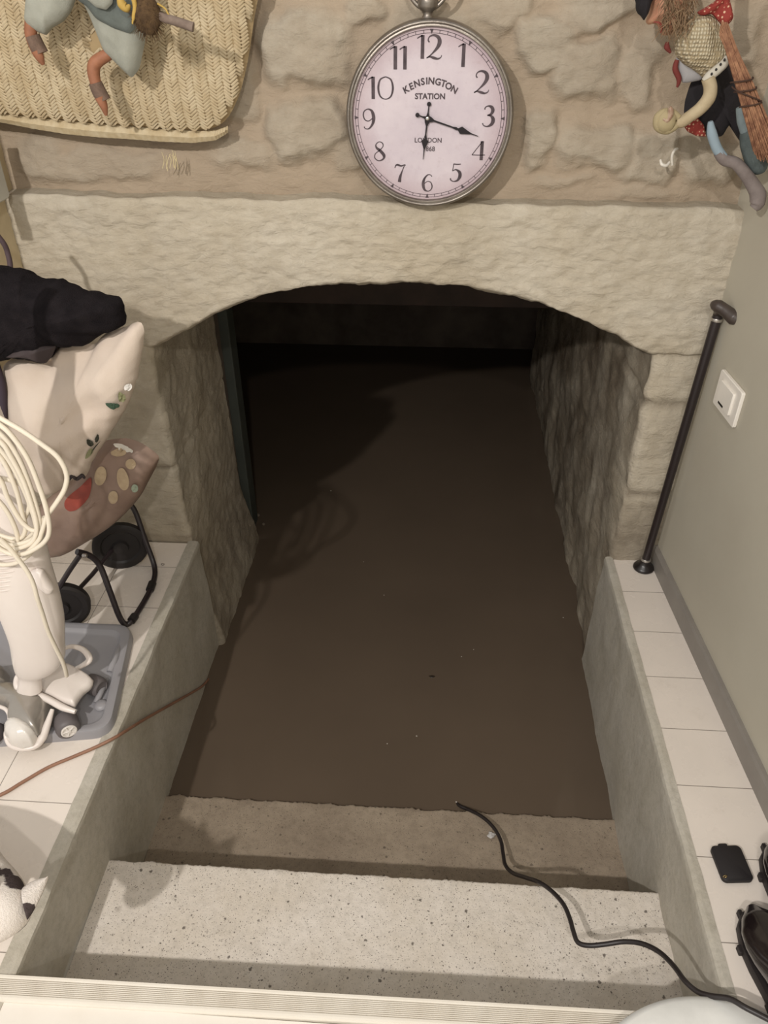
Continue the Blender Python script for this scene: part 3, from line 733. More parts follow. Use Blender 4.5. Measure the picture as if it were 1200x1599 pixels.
# ================================================================== right doll
YE = 1.19
dr = thing('shawl_witch_doll', P(1110, 120, y=YE), 'old-woman doll in crocheted cream shawl and black skirt carrying a twig broom', 'doll')
m_skin = M('doll_skin', (196, 150, 120), .6, c2=(180, 128, 102), vs=30)
m_blk = M('black_cloth', (40, 36, 38), .92, c2=(30, 27, 30), bump=.4, bs=200)
k = NT('cream_crochet'); k.set(.9)
wv = k.n('ShaderNodeTexVoronoi'); wv.inputs['Scale'].default_value = 170; wv.inputs['Randomness'].default_value = .25; k.l(k.vec((1, .4, .8)), wv.inputs['Vector'])
h_ = k.ramp(wv.outputs['Distance'], .1, .62, (1, 1, 1, 1), (0, 0, 0, 1)); k.col(k.mix(h_, lin((158, 142, 112)), lin((208, 198, 172)))); k.bump(h_, .9, .004); m_cro = k.m
k = NT('red_polka_dot_cloth'); k.set(.85); v_ = k.vor(130, rnd=.4)
k.col(k.mix(k.ramp(v_.outputs['Distance'], .24, .32), lin((206, 170, 140)), lin((138, 50, 42)))); m_dot = k.m
m_teal = M('dusty_blue_grey_felt', (134, 146, 148), .9, c2=(112, 124, 126), vs=14, bump=.4, bs=200)
m_tealb = M('worn_dark_teal_boot', (92, 102, 100), .8, c2=(74, 82, 82), vs=30, bump=.5, bs=120)
m_greyb = M('worn_grey_boot', (134, 124, 120), .8, c2=(112, 102, 98), vs=22, bump=.4, bs=120)
hd = cushion(dr, 'head', [(1008, -60), (1014, -10), (1017, 14), (1013, 26), (1008, 35), (1013, 40), (1021, 37), (1028, 40), (1030, 48), (1034, 56), (1046, 56), (1062, 44), (1072, 20), (1076, -20), (1064, -60)], YE, .040, m_skin, ctrpx=(1044, 0), back=.9)
m = MB(); m.tube([P(1021, 35, y=YE-.024), P(1030, 36, y=YE-.026), P(1034, 44, y=YE-.024), P(1032, 52, y=YE-.022)], [.001, .002, .002, .001], 6, 4); m.build('mouth', M('doll_mouth_red', (134, 62, 52), .6), hd)
cushion(dr, 'headscarf', [(996, -60), (991, -10), (992, 10), (999, 24), (1008, 34), (1014, 24), (1018, 6), (1024, -20), (1030, -60)], YE-.012, .028, m_blk, edge=.004)
hm = MB(); rnd = random.Random(5)
for i in range(330):
    a, b = rnd.uniform(1036, 1086), rnd.uniform(-40, 44); p0 = P(a, b, y=YE-.01-rnd.uniform(0, .03)); d = Vector((rnd.uniform(-.02, .02), rnd.uniform(-.01, .01), -rnd.uniform(.01, .035)))
    hm.tube([p0, p0+d*.5+Vector((rnd.uniform(-.006, .006), 0, 0)), p0+d], [.0011, .0009, .0004], 3, 2)
hm.build('frizzy_hair', M('brown_mohair', (140, 116, 90), .95, c2=(110, 88, 66), vs=40), dr)
cushion(dr, 'skirt', [(1090, 112), (1140, 92), (1147, 120), (1156, 150), (1166, 178), (1180, 206), (1172, 214), (1156, 223), (1148, 206), (1143, 192), (1136, 200), (1129, 214), (1118, 214), (1100, 212), (1080, 200), (1068, 178), (1070, 158), (1078, 132)], YE+.018, .020, m_blk, ctrpx=(1118, 160), wr=.010, ws=26)
cushion(dr, 'apron_corner', [(1068, 197), (1078, 190), (1090, 184), (1100, 196), (1104, 214), (1088, 213), (1074, 206)], YE+.004, .008, m_dot)
cushion(dr, 'blouse_tail', [(1056, 90), (1078, 100), (1102, 118), (1094, 126), (1074, 130), (1066, 130), (1060, 112)], YE-.004, .010, M('pale_grey_cotton', (160, 158, 158), .9, c2=(146, 143, 144)))
limb(dr, 'scarf_end', [(1058, 94), (1055, 108), (1061, 124), (1058, 137)], [.0045, .006, .0055, .002], M('dark_red_ribbon', (108, 46, 40), .8), YE-.012)
limb(dr, 'scarf_end', [(1043, 66), (1042, 74), (1048, 83)], [.003, .006, .002], M('dark_red_ribbon', (108, 46, 40), .8), YE-.012)
sh = cushion(dr, 'shawl', [(1084, 24), (1096, 19), (1108, 22), (1118, 28), (1126, 45), (1134, 62), (1137, 82), (1138, 96), (1128, 108), (1114, 121), (1102, 127), (1096, 120), (1082, 110), (1066, 100), (1054, 84), (1054, 66), (1060, 48), (1072, 32)], YE-.008, .045, m_cro, ctrpx=(1098, 74), wr=.012, ws=24, pw=.45)
bm_ = MB()
bm_.tube([P(a, b, y=YE-.034) for a, b in ((1137, 88), (1132, 99), (1120, 110), (1108, 120), (1100, 128))], [.006, .009, .010, .010, .007], 10, 4); bm_.build('shawl_border', M('white_cotton_lace', (196, 190, 176), .9), sh)
bm_ = MB()
for a, b in ((1132, 94), (1126, 101), (1119, 109), (1112, 116)): bm_.blob(P(a, b, y=YE-.041), .0024, .0024, .0028, 8)
bm_.build('shawl_beads', M('black_beads', (30, 26, 26), .4), sh)
limb(dr, 'arm', [(1106, 122), (1110, 138), (1107, 154), (1094, 170), (1078, 182), (1066, 190), (1056, 191)], [.013, .0135, .014, .013, .012, .0125, .011], M('cream_sleeve', (178, 163, 134), .85, c2=(162, 145, 116), vs=20, bump=.4, bs=200), YE-.035)
limb(dr, 'hand', [(1060, 184), (1050, 176), (1038, 176), (1028, 184), (1029, 198), (1042, 203), (1054, 198), (1060, 192)], [.007, .007, .008, .009, .010, .0095, .008, .006], M('olive_beige_felt', (168, 154, 120), .85, c2=(150, 136, 104)), YE-.037)
m = MB(); m.blob(P(1041, 190, y=YE-.040), .020, .012, .022, 16, .15, 4); m.build('palm', M('olive_beige_felt', (168, 154, 120), .85, c2=(150, 136, 104)), dr)
limb(dr, 'ring', [(1036, 186), (1042, 189), (1047, 182), (1048, 173), (1046, 168)], [.003, .005, .0055, .006, .0035], M('pinkish_shell', (190, 170, 148), .5, c2=(140, 110, 90), vs=60), YE-.045)
limb(dr, 'stocking', [(1110, 190), (1112, 208), (1120, 232), (1130, 246)], [.005, .0105, .0105, .010], M('pale_blue_stocking', (142, 158, 168), .85, c2=(128, 144, 152)), YE-.022)
limb(dr, 'boot', [(1122, 238), (1132, 250), (1150, 256), (1166, 274), (1178, 292), (1184, 304), (1183, 318), (1177, 326)], [.0105, .012, .0125, .0135, .0155, .0175, .0165, .010], m_greyb, YE-.022)
limb(dr, 'stocking', [(1156, 168), (1160, 188), (1166, 208)], [.008, .0115, .0115], m_teal, YE-.016)
limb(dr, 'boot', [(1166, 204), (1172, 222), (1180, 246), (1186, 262), (1188, 270)], [.0135, .0215, .023, .019, .010], m_tealb, YE-.016)
cushion(dr, 'kerchief', [(1122, -60), (1120, 0), (1106, 10), (1088, 20), (1096, 26), (1112, 22), (1122, 34), (1132, 46), (1146, 30), (1144, 16), (1140, 0), (1142, -60)], YE-.02, .018, m_dot, ctrpx=(1126, 4), wr=.01, ws=40)
bw = MB(); rnd = random.Random(11)
A = P(1130, 46, y=YE-.05); B_ = P(1162, 130, y=YE-.05); D_ = P(1200, 240, y=YE-.05)
for i in range(210):
    a = rnd.uniform(0, 2*pi); r_ = sqrt(rnd.random()); o1 = Vector((cos(a), sin(a)*.7, 0))*r_
    e = rnd.uniform(-.02, .03)
    bw.tube([A+o1*.007+Vector((0, 0, rnd.uniform(-.01, .012))), A.lerp(B_, .5)+o1*.013, B_+o1*.0185, B_.lerp(D_, .5)+o1*.024, D_+o1*.031+(D_-B_)*e*4], [.0011, .0013, .0013, .0012, .0008], 4, 2)
br = bw.build('twig_broom', M('reddish_broom_straw', (160, 118, 88), .8, c2=(112, 74, 54), vs=70), dr)
bw = MB()
for t0, t1 in ((.24, .16), (.38, .30), (.30, .54), (.60, .50)):
    c0 = A.lerp(D_, t0*.55+.28); c1 = A.lerp(D_, t1*.55+.28)
    bw.tube([c0.lerp(c1, q/8)+Vector((-cos(pi*q/8)*.024, -sin(pi*q/8)*.018, 0)) for q in range(9)], .0016, 6, 2)
bw.build('twine', M('dark_twine', (70, 50, 40), .9), br)

# small things fixed to the wall
hk = MB(); hk.tube([P(1032, 250, y=1.236), P(1034, 257, y=1.232), P(1041, 259, y=1.232), P(1046, 254, y=1.236)], [.0025, .004, .004, .003], 8, 4)
hk.tube([P(1050, 258, y=1.244), P(1050, 244, y=1.24), P(1054, 235, y=1.238), P(1058, 233, y=1.246)], .0032, 8, 4)
tag(hk.build('wall_hook', M('white_enamel', (226, 220, 208), .3)), 'tiny white cup hook on the stone wall below the hand of the shawl doll', 'hook')
st = MB(); rnd = random.Random(2)
for i in range(9):
    a = 262+rnd.uniform(-6, 14); st.tube([P(a+rnd.uniform(-3, 3), 262+rnd.uniform(-4, 8), y=1.250), P(a, 250, y=1.246), P(a+rnd.uniform(-8, 4), 234+rnd.uniform(0, 10), y=1.244)], [.0012, .0012, .0006], 4, 3)
tag(st.build('straw_tuft', M('pale_straw_stalks', (206, 190, 150), .8)), 'small tuft of pale straw stuck in the mortar under the woven basket', 'straw')
# pale box on left wall
bx = MB(); bx.rbox(Vector((-.676, 1.17, .745))*H, Y, Z, X, .06*H, .045*H, .010*H, .01)
tag(bx.build('cover_box', M('pale_grey_plastic', (200, 198, 188), .5), sm=False), 'pale grey box cover on the cream left wall at the picture edge, below the basket', 'box')

# ================================================================== LIGHT SWITCH on the right wall
nrm = Vector((-1, -.07, 0)).normalized(); tn = Vector((-.07, 1, 0)).normalized()
q = [P(*c_, x=rwx(1.16)) for c_ in ((1140, 622),)][0]; q = Vector((rwx(q.y/H)*H, q.y, q.z))
sw = thing('light_switch', q, 'white double light switch plate on the pale right wall, beside the walking stick', 'light switch')
m_wp = M('white_gloss_plastic', (236, 230, 220), .25, c2=(230, 224, 214), spec=.5)
HX, HZ = .044*H, .0305*H
m = MB(); m.rbox(q+nrm*.005, tn, Z, nrm, HX, HZ, .005, .006); m.build('plate', m_wp, sw, sm=30)
m = MB(); m.rbox(q+nrm*.0125+tn*.002, tn, Z, nrm, HX*.60, HZ*.62, .0035, .004); rk = m.build('rocker', m_wp, sw, sm=30)
m = MB(); m.rbox(q+nrm*.0155-Z*HZ*.50-tn*(-.012), tn, Z, nrm, .016, .003, .0012, .001); m.build('dark_slot', M('black_slot', (30, 26, 24), .5), rk, sm=False)

# ================================================================== WALKING STICK
base = P(1005, 888, z=0); top = P(1122, 492, y=1.232)
cane = thing('walking_stick', base, 'black walking stick with flared foot leaning in the corner by the right wall', 'walking stick')
ax = (top-base).normalized()
m = MB(); m.lathe(base, ax, [(.012, .012), (.0122, .2), (.0128, (top-base).length*.55), (.0128, (top-base).length)], 20); m.build('shaft', M('black_lacquered_shaft', (40, 32, 32), .35, spec=.5), cane)
m = MB(); m.lathe(base, Z, [(.030, 0), (.033, .003), (.033, .007), (.029, .013), (.020, .019), (.0165, .026), (.0145, .034)], 32); m.build('foot', M('black_rubber', (34, 28, 27), .32, spec=.6), cane)
m = MB(); m.lathe(base+ax*.034, ax, [(.0150, 0), (.0158, .002), (.0158, .006), (.0145, .008)], 24); m.build('foot_collar', M('silver_collar', (190, 184, 176), .3, .8), cane); m = MB(); m.lathe(top-ax*.016, ax, [(.0145, 0), (.015, .002), (.015, .007), (.0145, .008)], 24)
m.build('grip_collar', M('silver_collar', (190, 184, 176), .3, .8), cane)
m = MB()
g0 = P(1116, 476, y=1.225); g1 = P(1160, 503, y=1.19)
secs = [(-.10, .006), (0, .013), (.14, .0165), (.32, .0155), (.5, .0165), (.72, .019), (.9, .013), (1.0, .003)]
d = g1-g0
m.tube([g0+d*t+Z*(.002*sin(t*6)) for t, r_ in secs], [r_ for t, r_ in secs], 18, 6)
m.tube([top-ax*.012, top+ax*.006, g0+d*.18], [.0125, .013, .012], 14, 4)
m.build('handle', M('dark_brown_grip', (72, 62, 56), .38, c2=(56, 48, 44), vs=20, spec=.5), cane)

# ================================================================== SHOPPING TROLLEY with the patterned bag
m_tube = M('black_lacquered_tube', (44, 36, 38), .35, spec=.5)
m_rub = M('black_trolley_rubber', (40, 36, 35), .55)
tr0 = P(180, 960, z=0)
tro = thing('shopping_trolley', tr0, 'black tube-framed shopping trolley with brown leaf-patterned bag beside the left jamb', 'shopping trolley')
def wheel(px, py, yy, r_, name, xx=None):
    c_ = P(px, py, y=yy); c_.z = r_
    m = MB(); axw = Vector((.34, -.94, 0)).normalized()
    m.lathe(c_, axw, [(r_*.55, -.011), (r_*.9, -.014), (r_, -.009), (r_, .009), (r_*.9, .014), (r_*.72, .012), (r_*.66, .006), (r_*.30, .008), (r_*.26, .018), (0, .020)], 36)
    wh = m.build(name, m_rub, tro, sm=40); return c_
w1 = wheel(180, 820, 1.175, .086, 'wheel'); w2 = wheel(100, 958, 1.0, .080, 'wheel')
m = MB(); m.tube([w1+Vector((-.012, .03, 0)), w1.lerp(w2, .5), w2+Vector((.0, -.02, 0))], .007, 10, 2); m.build('axle', m_tube, tro)
m = MB(); tb = .0085
A1 = P(205, 790, x=-.575); A2 = P(232, 862, x=-.545); A3 = P(241, 893, z=.012); B3 = P(199, 973, z=.008); B2 = P(189, 968, x=-.545); 
loop = [P(170, 800, x=-.60), P(192, 782, x=-.59), P(210, 797, x=-.572), P(226, 842, x=-.556), P(241, 884, x=-.538), P(240, 908, z=.011), P(228, 935, z=.009), P(207, 968, z=.008), P(196, 975, z=.008), P(186, 962, x=-.547), P(171, 922, x=-.558), P(156, 884, x=-.572), P(140, 868, x=-.582), P(120, 862, x=-.595)]
m.tube(loop, tb, 12, 5); m.build('stand_loop', m_tube, tro)
for a, b in (((238, 911), (234, 922)), ((211, 962), (205, 970))):
    m = MB(); m.tube([P(*a, z=.010), P(*b, z=.010)], .0125, 12, 2); m.build('rubber_foot', m_rub, tro)
m = MB(); m.tube([P(126, 866, x=-.59), P(108, 892, x=-.62), P(92, 918, x=-.645)], tb*.9, 12, 4); m.build('brace', m_tube, tro)
m = MB(); p0 = P(130, 868, x=-.58); m.lathe(p0, (1, -.2, .2), [(.006, 0), (.006, .010), (.004, .012), (0, .0125)], 14); m.build('bolt', M('steel_bolt', (170, 165, 160), .3, .8), tro)
k = NT('brown_leaf_print'); k.set(.5, 0, .4)
n0 = k.noise(7, 4, .6); c = k.mix(k.ramp(n0, .35, .7), lin((146, 124, 110)), lin((122, 100, 88)))
k.col(c); k.bump(k.noise(16, 4, .5), .5, .006); m_bag = k.m
bagp = [(140, 708), (158, 690), (176, 686), (198, 684), (222, 692), (251, 713), (244, 730), (232, 752), (222, 772), (204, 794), (186, 812), (166, 828), (146, 840), (120, 856), (96, 868), (74, 872), (58, 862), (52, 820), (60, 790), (92, 765), (118, 745), (128, 725)]
YG = 1.075
gctr = P(150, 775, y=YG)
mb = MB(); mb.pillow([P(a, b, y=YG) for a, b in bagp], .055, gctr, wr=.016, ws=11, seed=2, back=1.1, pw=.45); bag = mb.build('bag_body', m_bag, tro)
BVV = [Vector(v.co)+tr0 for v in bag.data.vertices]
def front_y(verts, x, z):
    best = None
    for v in verts:
        d = (v.x-x)**2+(v.z-z)**2
        if d < .0009 and (best is None or v.y < best): best = v.y
    return best
def decal(par, name, verts, px, y, mat, lift=.0015, nr=5, res=26):
    """thin printed/applied patch hugging the surface below it"""
    pts_ = [P(a, b, y=y) for a, b in px]; c_ = sum(pts_, Vector())/len(pts_)
    from mathutils.kdtree import KDTree
    fr = [v for v in verts]
    key = id(verts)
    if key not in _kd:
        kd = KDTree(len(fr))
        for i, v in enumerate(fr): kd.insert(Vector((v.x, 0, v.z)), i)
        kd.balance(); _kd[key] = kd
    kd = _kd[key]; o_ = []; n_ = len(pts_)
    for i in range(res):
        t = i*n_/res; a = int(t); f_ = t-a; q0, q1, q2, q3 = (pts_[(a+j) % n_] for j in (-1, 0, 1, 2))
        o_.append(.5*((2*q1)+(q2-q0)*f_+(2*q0-5*q1+4*q2-q3)*f_*f_+(3*q1-q0-3*q2+q3)*f_**3))
    vs = []
    for j in range(nr):
        for p in o_:
            q = c_.lerp(p, 1-j/(nr-1)*.98)
            vs.append(q)
    out_ = []
    ymid = sum(v.y for v in fr)/len(fr)
    for q in vs:
        near = [fr[i] for _, i, _ in kd.find_n(Vector((q.x, 0, q.z)), 16)]
        near = sorted(near, key=lambda v: v.y)[:6]; ws_ = [1/((v.x-q.x)**2+(v.z-q.z)**2+1e-6) for v in near]
        yy = sum(v.y*w_ for v, w_ in zip(near, ws_))/sum(ws_)
        # keep the same ray through the surface depth
        out_.append(Vector((q.x, yy-lift, q.z)))
    m_ = MB(); m_.add(out_, [(j*res+k_, j*res+(k_+1) % res, (j+1)*res+(k_+1) % res, (j+1)*res+k_) for j in range(nr-1) for k_ in range(res)]+[tuple((nr-1)*res+k_ for k_ in range(res))])
    return m_.build(name, mat, par)
_kd = {}
fv = [v for v in BVV if v.y < gctr.y+.002]
def oval(cx, cy, rx, ry, t): return [(cx+rx*cos(a)*cos(t)-ry*sin(a)*sin(t), cy+rx*cos(a)*sin(t)+ry*sin(a)*cos(t)) for a in [2*pi*i/12 for i in range(12)]]
m_ov = M('beige_leaf_print', (184, 164, 134), .55, c2=(170, 148, 120), vs=40)
for cx, cy, rx, ry, t in ((160, 739, 9, 14, .1), (195, 744, 9, 17, -.25), (180, 772, 8, 11, .25), (206, 722, 8, 7, .6), (186, 706, 12, 5, 0)): decal(bag, 'leaf_print', fv, oval(cx, cy, rx, ry, t), YG-.02, m_ov)
decal(bag, 'white_leaf_print', fv, [(180, 689), (192, 689), (204, 694), (211, 701), (198, 700), (186, 695)], YG-.01, M('white_print', (222, 218, 208), .5))
decal(bag, 'red_patch', fv, [(141, 746), (143, 760), (139, 776), (130, 788), (118, 796), (104, 796), (100, 786), (108, 775), (124, 762)], YG-.03, M('red_print', (150, 66, 52), .6, c2=(130, 58, 48), vs=20))
decal(bag, 'pale_green_print', fv, oval(216, 754, 5, 7, 0), YG-.01, M('pale_green_print', (160, 172, 152), .55))

# cream tote bag with flowers
m_tote = M('cream_cotton_canvas', (206, 192, 178), .85, c2=(198, 182, 167), vs=5, bump=.25, bs=260, spec=.2)
TY = .985
tote_px = [(4, 572), (18, 560), (36, 556), (60, 562), (74, 566), (84, 552), (95, 538), (122, 537), (150, 538), (158, 526), (172, 518), (198, 510), (214, 503), (223, 503), (226, 528), (222, 552), (216, 585), (208, 612), (200, 634), (184, 660), (170, 682), (156, 702), (146, 718), (136, 744), (122, 748), (108, 742), (106, 756), (92, 768), (78, 774), (62, 772), (40, 750), (20, 720), (8, 660), (2, 610)]
tot = thing('tote_bag', P(110, 770, y=TY), 'cream cotton bag with sprigs of green leaves and white flowers, under the black fleece', 'bag')
mb = MB(); tc_ = P(112, 640, y=TY)
mb.pillow([P(a, b, y=TY) for a, b in tote_px], .062, tc_, wr=.030, ws=6.5, seed=4, rings=22, res=140, back=.9, pw=.55, edge=.002)
# a long diagonal fold and a few creases pressed into the cloth
def fold(v, a, b, w_, dep):
    ab = b-a; t = max(0, min(1, (v-a).dot(ab)/ab.dot(ab))); d = (v-a-ab*t).length
    return dep*exp(-(d/w_)**2)*sin(pi*max(.02, min(1, t)))
fa = [(P(15, 620, y=TY-.03), P(205, 528, y=TY-.02), .030, .020), (P(60, 590, y=TY-.03), P(70, 566, y=TY-.02), .012, .014), (P(80, 700, y=TY-.03), P(170, 640, y=TY-.03), .022, -.014), (P(110, 745, y=TY-.02), P(140, 690, y=TY-.02), .009, .011), (P(60, 640, y=TY-.03), P(70, 720, y=TY-.03), .026, -.012), (P(150, 610, y=TY-.03), P(150, 670, y=TY-.03), .02, .010)]
for i, v in enumerate(mb.v):
    if v.y < TY*H-.004:
        for a, b, w_, dp in fa: v.y += fold(Vector((v.x, a.y, v.z)), a, Vector((b.x, a.y, b.z)), w_, dp)
body = mb.build('bag_cloth', m_tote, tot)
TVV = [Vector(v.co)+Vector(tot.location) for v in body.data.vertices]; tv = [v for v in TVV if v.y < TY*H+.004]
m_lf = M('dark_green_print', (62, 84, 66), .8); m_lf2 = M('olive_leaf_print', (140, 140, 104), .8); m_lf3 = M('black_green_print', (52, 52, 40), .8)
def dec(nm, px, mt): decal(body, nm, tv, px, TY-.02, mt, .0018)
dec('leaf', [(171, 622), (180, 622), (188, 626), (189, 632), (183, 634), (177, 631)], m_lf)
dec('leaf', [(190, 608), (196, 614), (198, 621), (194, 626), (189, 620)], m_lf2)
dec('flower', oval(201, 604, 5.5, 6, 0), M('white_flower_print', (232, 228, 222), .8))
dec('leaf', [(141, 680), (147, 684), (149, 691), (144, 694), (140, 688)], m_lf3)
dec('leaf', [(156, 674), (157, 682), (153, 689), (151, 683)], m_lf3)
dec('leaf', [(144, 698), (147, 703), (142, 711), (134, 716), (137, 706)], m_lf2)
dec('stem', [(158, 688), (150, 698), (143, 709), (141, 711), (145, 702), (152, 693)], m_lf3)
mb = MB(); mb.tube([P(106, 752, y=TY-.02), P(113, 744, y=TY-.022), P(120, 749, y=TY-.02), P(128, 743, y=TY-.02), P(132, 747, y=TY-.018)], [.003, .005, .004, .005, .003], 8, 4); mb.build('black_tie', M('black_ribbon', (56, 48, 48), .8), tot)
# dark fleece on top
m_fl = M('black_fleece', (40, 36, 38), 1, c2=(30, 27, 29), vs=30, bump=1, bs=420, bd=.004, spec=.05)
fy = .975
fl_px = [(-60, 418), (0, 416), (24, 417), (40, 424), (50, 433), (66, 437), (82, 437), (100, 439), (118, 447), (140, 455), (162, 461), (178, 468), (190, 472), (195, 484), (197, 498), (196, 509), (178, 513), (160, 520), (146, 532), (140, 537), (110, 537), (94, 538), (84, 553), (74, 565), (58, 560), (30, 554), (8, 560), (-20, 570), (-60, 575)]
mb = MB(); mb.pillow([P(a, b, y=fy) for a, b in fl_px], .075, P(70, 490, y=fy), wr=.022, ws=9, seed=9, rings=18, res=150, back=.8, edge=.006, pw=.5)
fl = thing('fleece_jacket', P(70, 560, y=fy), 'black fleece garment draped over the top of the cream flowered bag', 'jacket'); mb.build('fleece', m_fl, fl)
mb = MB(); mb.pillow([P(a, b, y=fy-.03) for a, b in ((0, 556), (30, 540), (60, 535), (88, 540), (82, 556), (72, 568), (56, 560), (30, 556))], .02, None, wr=.006); mb.build('lining', M('dark_grey_lining', (62, 52, 52), .7), fl)
mb = MB(); mb.tube([P(-20, 350, y=1.06), P(4, 378, y=1.06), P(12, 396, y=1.06), P(16, 420, y=1.05), P(10, 450, y=1.05)], .006, 10, 5)
tag(mb.build('bag_handle', M('dark_purple_strap', (74, 58, 60), .7)), 'dark curved strap arching above the black fleece at the left edge', 'strap')
mb = MB(); mb.tube([P(-12, 560, y=.97), P(1, 600, y=.965), P(4, 650, y=.96), P(-2, 690, y=.96)], .011, 10, 4)
tag(mb.build('dark_strap', M('dark_violet_strap', (66, 56, 66), .8)), 'dark hanging strap at the left edge, beside the cream flowered bag', 'strap')

# ================================================================== GREY TRAY
tz = .020
ta, tb_, tcx, td = P(212, 985, z=0), P(176, 1152, z=0), P(-60, 1172, z=0), P(-60, 975, z=0)
rc = (ta+tb_+tcx+td)/4
m_tray = M('grey_moulded_plastic', (150, 148, 150), .42, c2=(144, 142, 145), vs=4, spec=.5)
def rounded(poly, r_, n=6):
    out_ = []; L = len(poly)
    for i in range(L):
        p, a, b = poly[i], poly[i-1], poly[(i+1) % L]; da = (a-p).normalized(); db = (b-p).normalized()
        for q in range(n+1):
            t = q/n; out_.append((p+da*r_)*(1-t)**2+p*2*t*(1-t)+(p+db*r_)*t*t)
    return out_
ol = rounded([ta, tb_, tcx, td], .05); cen = sum(ol, Vector())/len(ol)
prof = [(0, .0), (.003, .022), (.0055, .027), (.010, .0285), (.018, .0285), (.030, .026), (.038, .016), (.046, .0135)]
m = MB(); n_ = len(ol)
for ins, z in prof:
    for p in ol: d = (cen-p).normalized(); m.v.append(p+d*ins*1.1+Z*z)
m.v.append(cen+Z*.0135); L = len(prof)
m.f = [(i*n_+k_, i*n_+(k_+1) % n_, (i+1)*n_+(k_+1) % n_, (i+1)*n_+k_) for i in range(L-1) for k_ in range(n_)]+[((L-1)*n_+k_, (L-1)*n_+(k_+1) % n_, L*n_) for k_ in range(n_)]
m.mi = [0]*len(m.f)
tray = thing('plastic_tray', Vector((rc.x, rc.y, 0)), 'grey moulded plastic tray on the left tiles, under the white upright cleaner', 'tray')
m.build('tray_body', m_tray, tray, sm=35)
for c0, c1, w_ in (((188, 1010), (172, 1050), .020), ((150, 1098), (166, 1062), .016)):
    m = MB(); m.tube([P(*c0, z=.010), P((c0[0]+c1[0])/2, (c0[1]+c1[1])/2, z=.016), P(*c1, z=.010)], w_*.5, 12, 4); m.build('moulded_rib', m_tray, tray)
m = MB(); m.lathe(P(158, 1102, z=.012), Z, [(.018, 0), (.016, .006), (.010, .009), (0, .010)], 20); m.build('moulded_knob', m_tray, tray)

# ================================================================== WHITE UPRIGHT CLEANER
cl0 = P(50, 1120, z=0)
ucl = thing('upright_cleaner', cl0+Z*.0, 'white upright floor cleaner with silver head and looped cord on the grey tray', 'floor cleaner')
m_w = M('warm_white_plastic', (226, 217, 209), .28, c2=(220, 210, 202), vs=4, spec=.5)
m_sil = M('satin_silver_plastic', (168, 162, 154), .3, .55, c2=(154, 148, 140), vs=6)
m_gw = M('slate_grey_rubber', (104, 98, 98), .5)
cy_ = .80
def sec(px, py, hw, dp, y): 
    c_ = P(px, py, y=y); e = P(px+hw, py, y=y); return (c_, e.x-c_.x, dp)
m = MB(); m.loft([sec(46, 1078, 19, .020, .792), sec(48, 1058, 18, .020, .795), sec(55, 1046, 30, .030, .798), sec(60, 1028, 39, .038, .80), sec(58, 1000, 41, .042, .80), sec(52, 968, 46, .046, .80), sec(40, 930, 50, .050, .80), sec(24, 890, 54, .052, .80), sec(14, 862, 58, .050, .80), sec(4, 820, 58, .045, .80), sec(-8, 770, 54, .040, .80), sec(-22, 700, 44, .034, .80), sec(-34, 640, 32, .028, .80), sec(-60, 520, 16, .016, .80), sec(-76, 400, 12, .013, .80)], 28, pw=.88)
bd = m.build('body', m_w, ucl)
m = MB(); m.loft([sec(52, 966, 4, .003, .773), sec(60, 985, 14, .006, .772), sec(66, 1000, 4, .003, .773)], 12)
for j in range(9):
    py = 842+j*7
    m = m if j else MB(); cc_ = P(14-(j*.3), py, y=.80); m.tube([cc_+Vector((.066*cos(a), -.0535*sin(a)-.002, 0)) for a in [pi*q/10 for q in range(2, 9)]], .0022, 6, 2)
m.build('grip_ribs', m_w, bd)
m = MB(); m.pillow([P(a, b, y=.775) for a, b in ((48, 892), (58, 888), (66, 892), (74, 905), (84, 921), (82, 927), (76, 928), (66, 920), (54, 908))], .014, None, back=1.2); m.build('cord_hook', m_w, ucl)
m = MB(); m.tube([P(82, 990, y=.785), P(84, 1005, y=.784), P(88, 1016, y=.784)], .0015, 6, 2); m.build('seam_lever', M('grey_lever', (150, 142, 132), .4), bd)
# head: silver hood lobes
def lobe(c_, r_, y0, y1, nm, mat, zs=.8, flat=1):
    m = MB(); L_ = 14
    def fn(u, v):
        a = pi*2*u; t = v; yy = y0+(y1-y0)*t; k_ = min(1, sqrt(max(0, 1-(1-min(1, t*5))**2))*.55+.45) 
        k_ *= 1 if t < .85 else 1-(t-.85)*1.2
        return Vector((c_.x+r_*k_*cos(a), yy, max(.016, c_.z+r_*zs*k_*sin(a))))
    m.grid(fn, 36, L_, 0, True); m.f.append(tuple(range(35, -1, -1))); m.f.append(tuple(range(13*36, 14*36))); m.mi += [0, 0]
    return m.build(nm, mat, ucl, sm=60)
def slab(nm, px, z, dep, mat, back=.9, pw=.5, **k_):
    m = MB(); m.pillow([P(a, b, z=z) for a, b in px], dep, None, front=Z, back=back, pw=pw, rings=14, **k_); return m.build(nm, mat, ucl)
slab('silver_hood', [(-14, 1076), (14, 1072), (34, 1076), (62, 1086), (84, 1102), (74, 1124), (60, 1150), (44, 1148), (22, 1142), (14, 1134), (15, 1120), (9, 1108), (-6, 1104), (-20, 1100)], .034, .050, m_sil, back=.3, pw=.42)
slab('silver_hood', [(-90, 1090), (-60, 1064), (-20, 1050), (8, 1046), (16, 1056), (14, 1072), (-10, 1080), (-40, 1096), (-70, 1110)], .034, .050, m_sil, back=.3, pw=.42)
slab('nose_cap', [(9, 1142), (16, 1133), (28, 1130), (42, 1134), (57, 1145), (60, 1154), (52, 1165), (34, 1169), (18, 1164), (9, 1154)], .026, .052, M('bright_white_plastic', (232, 226, 218), .18, spec=.6), back=.3, pw=.42)
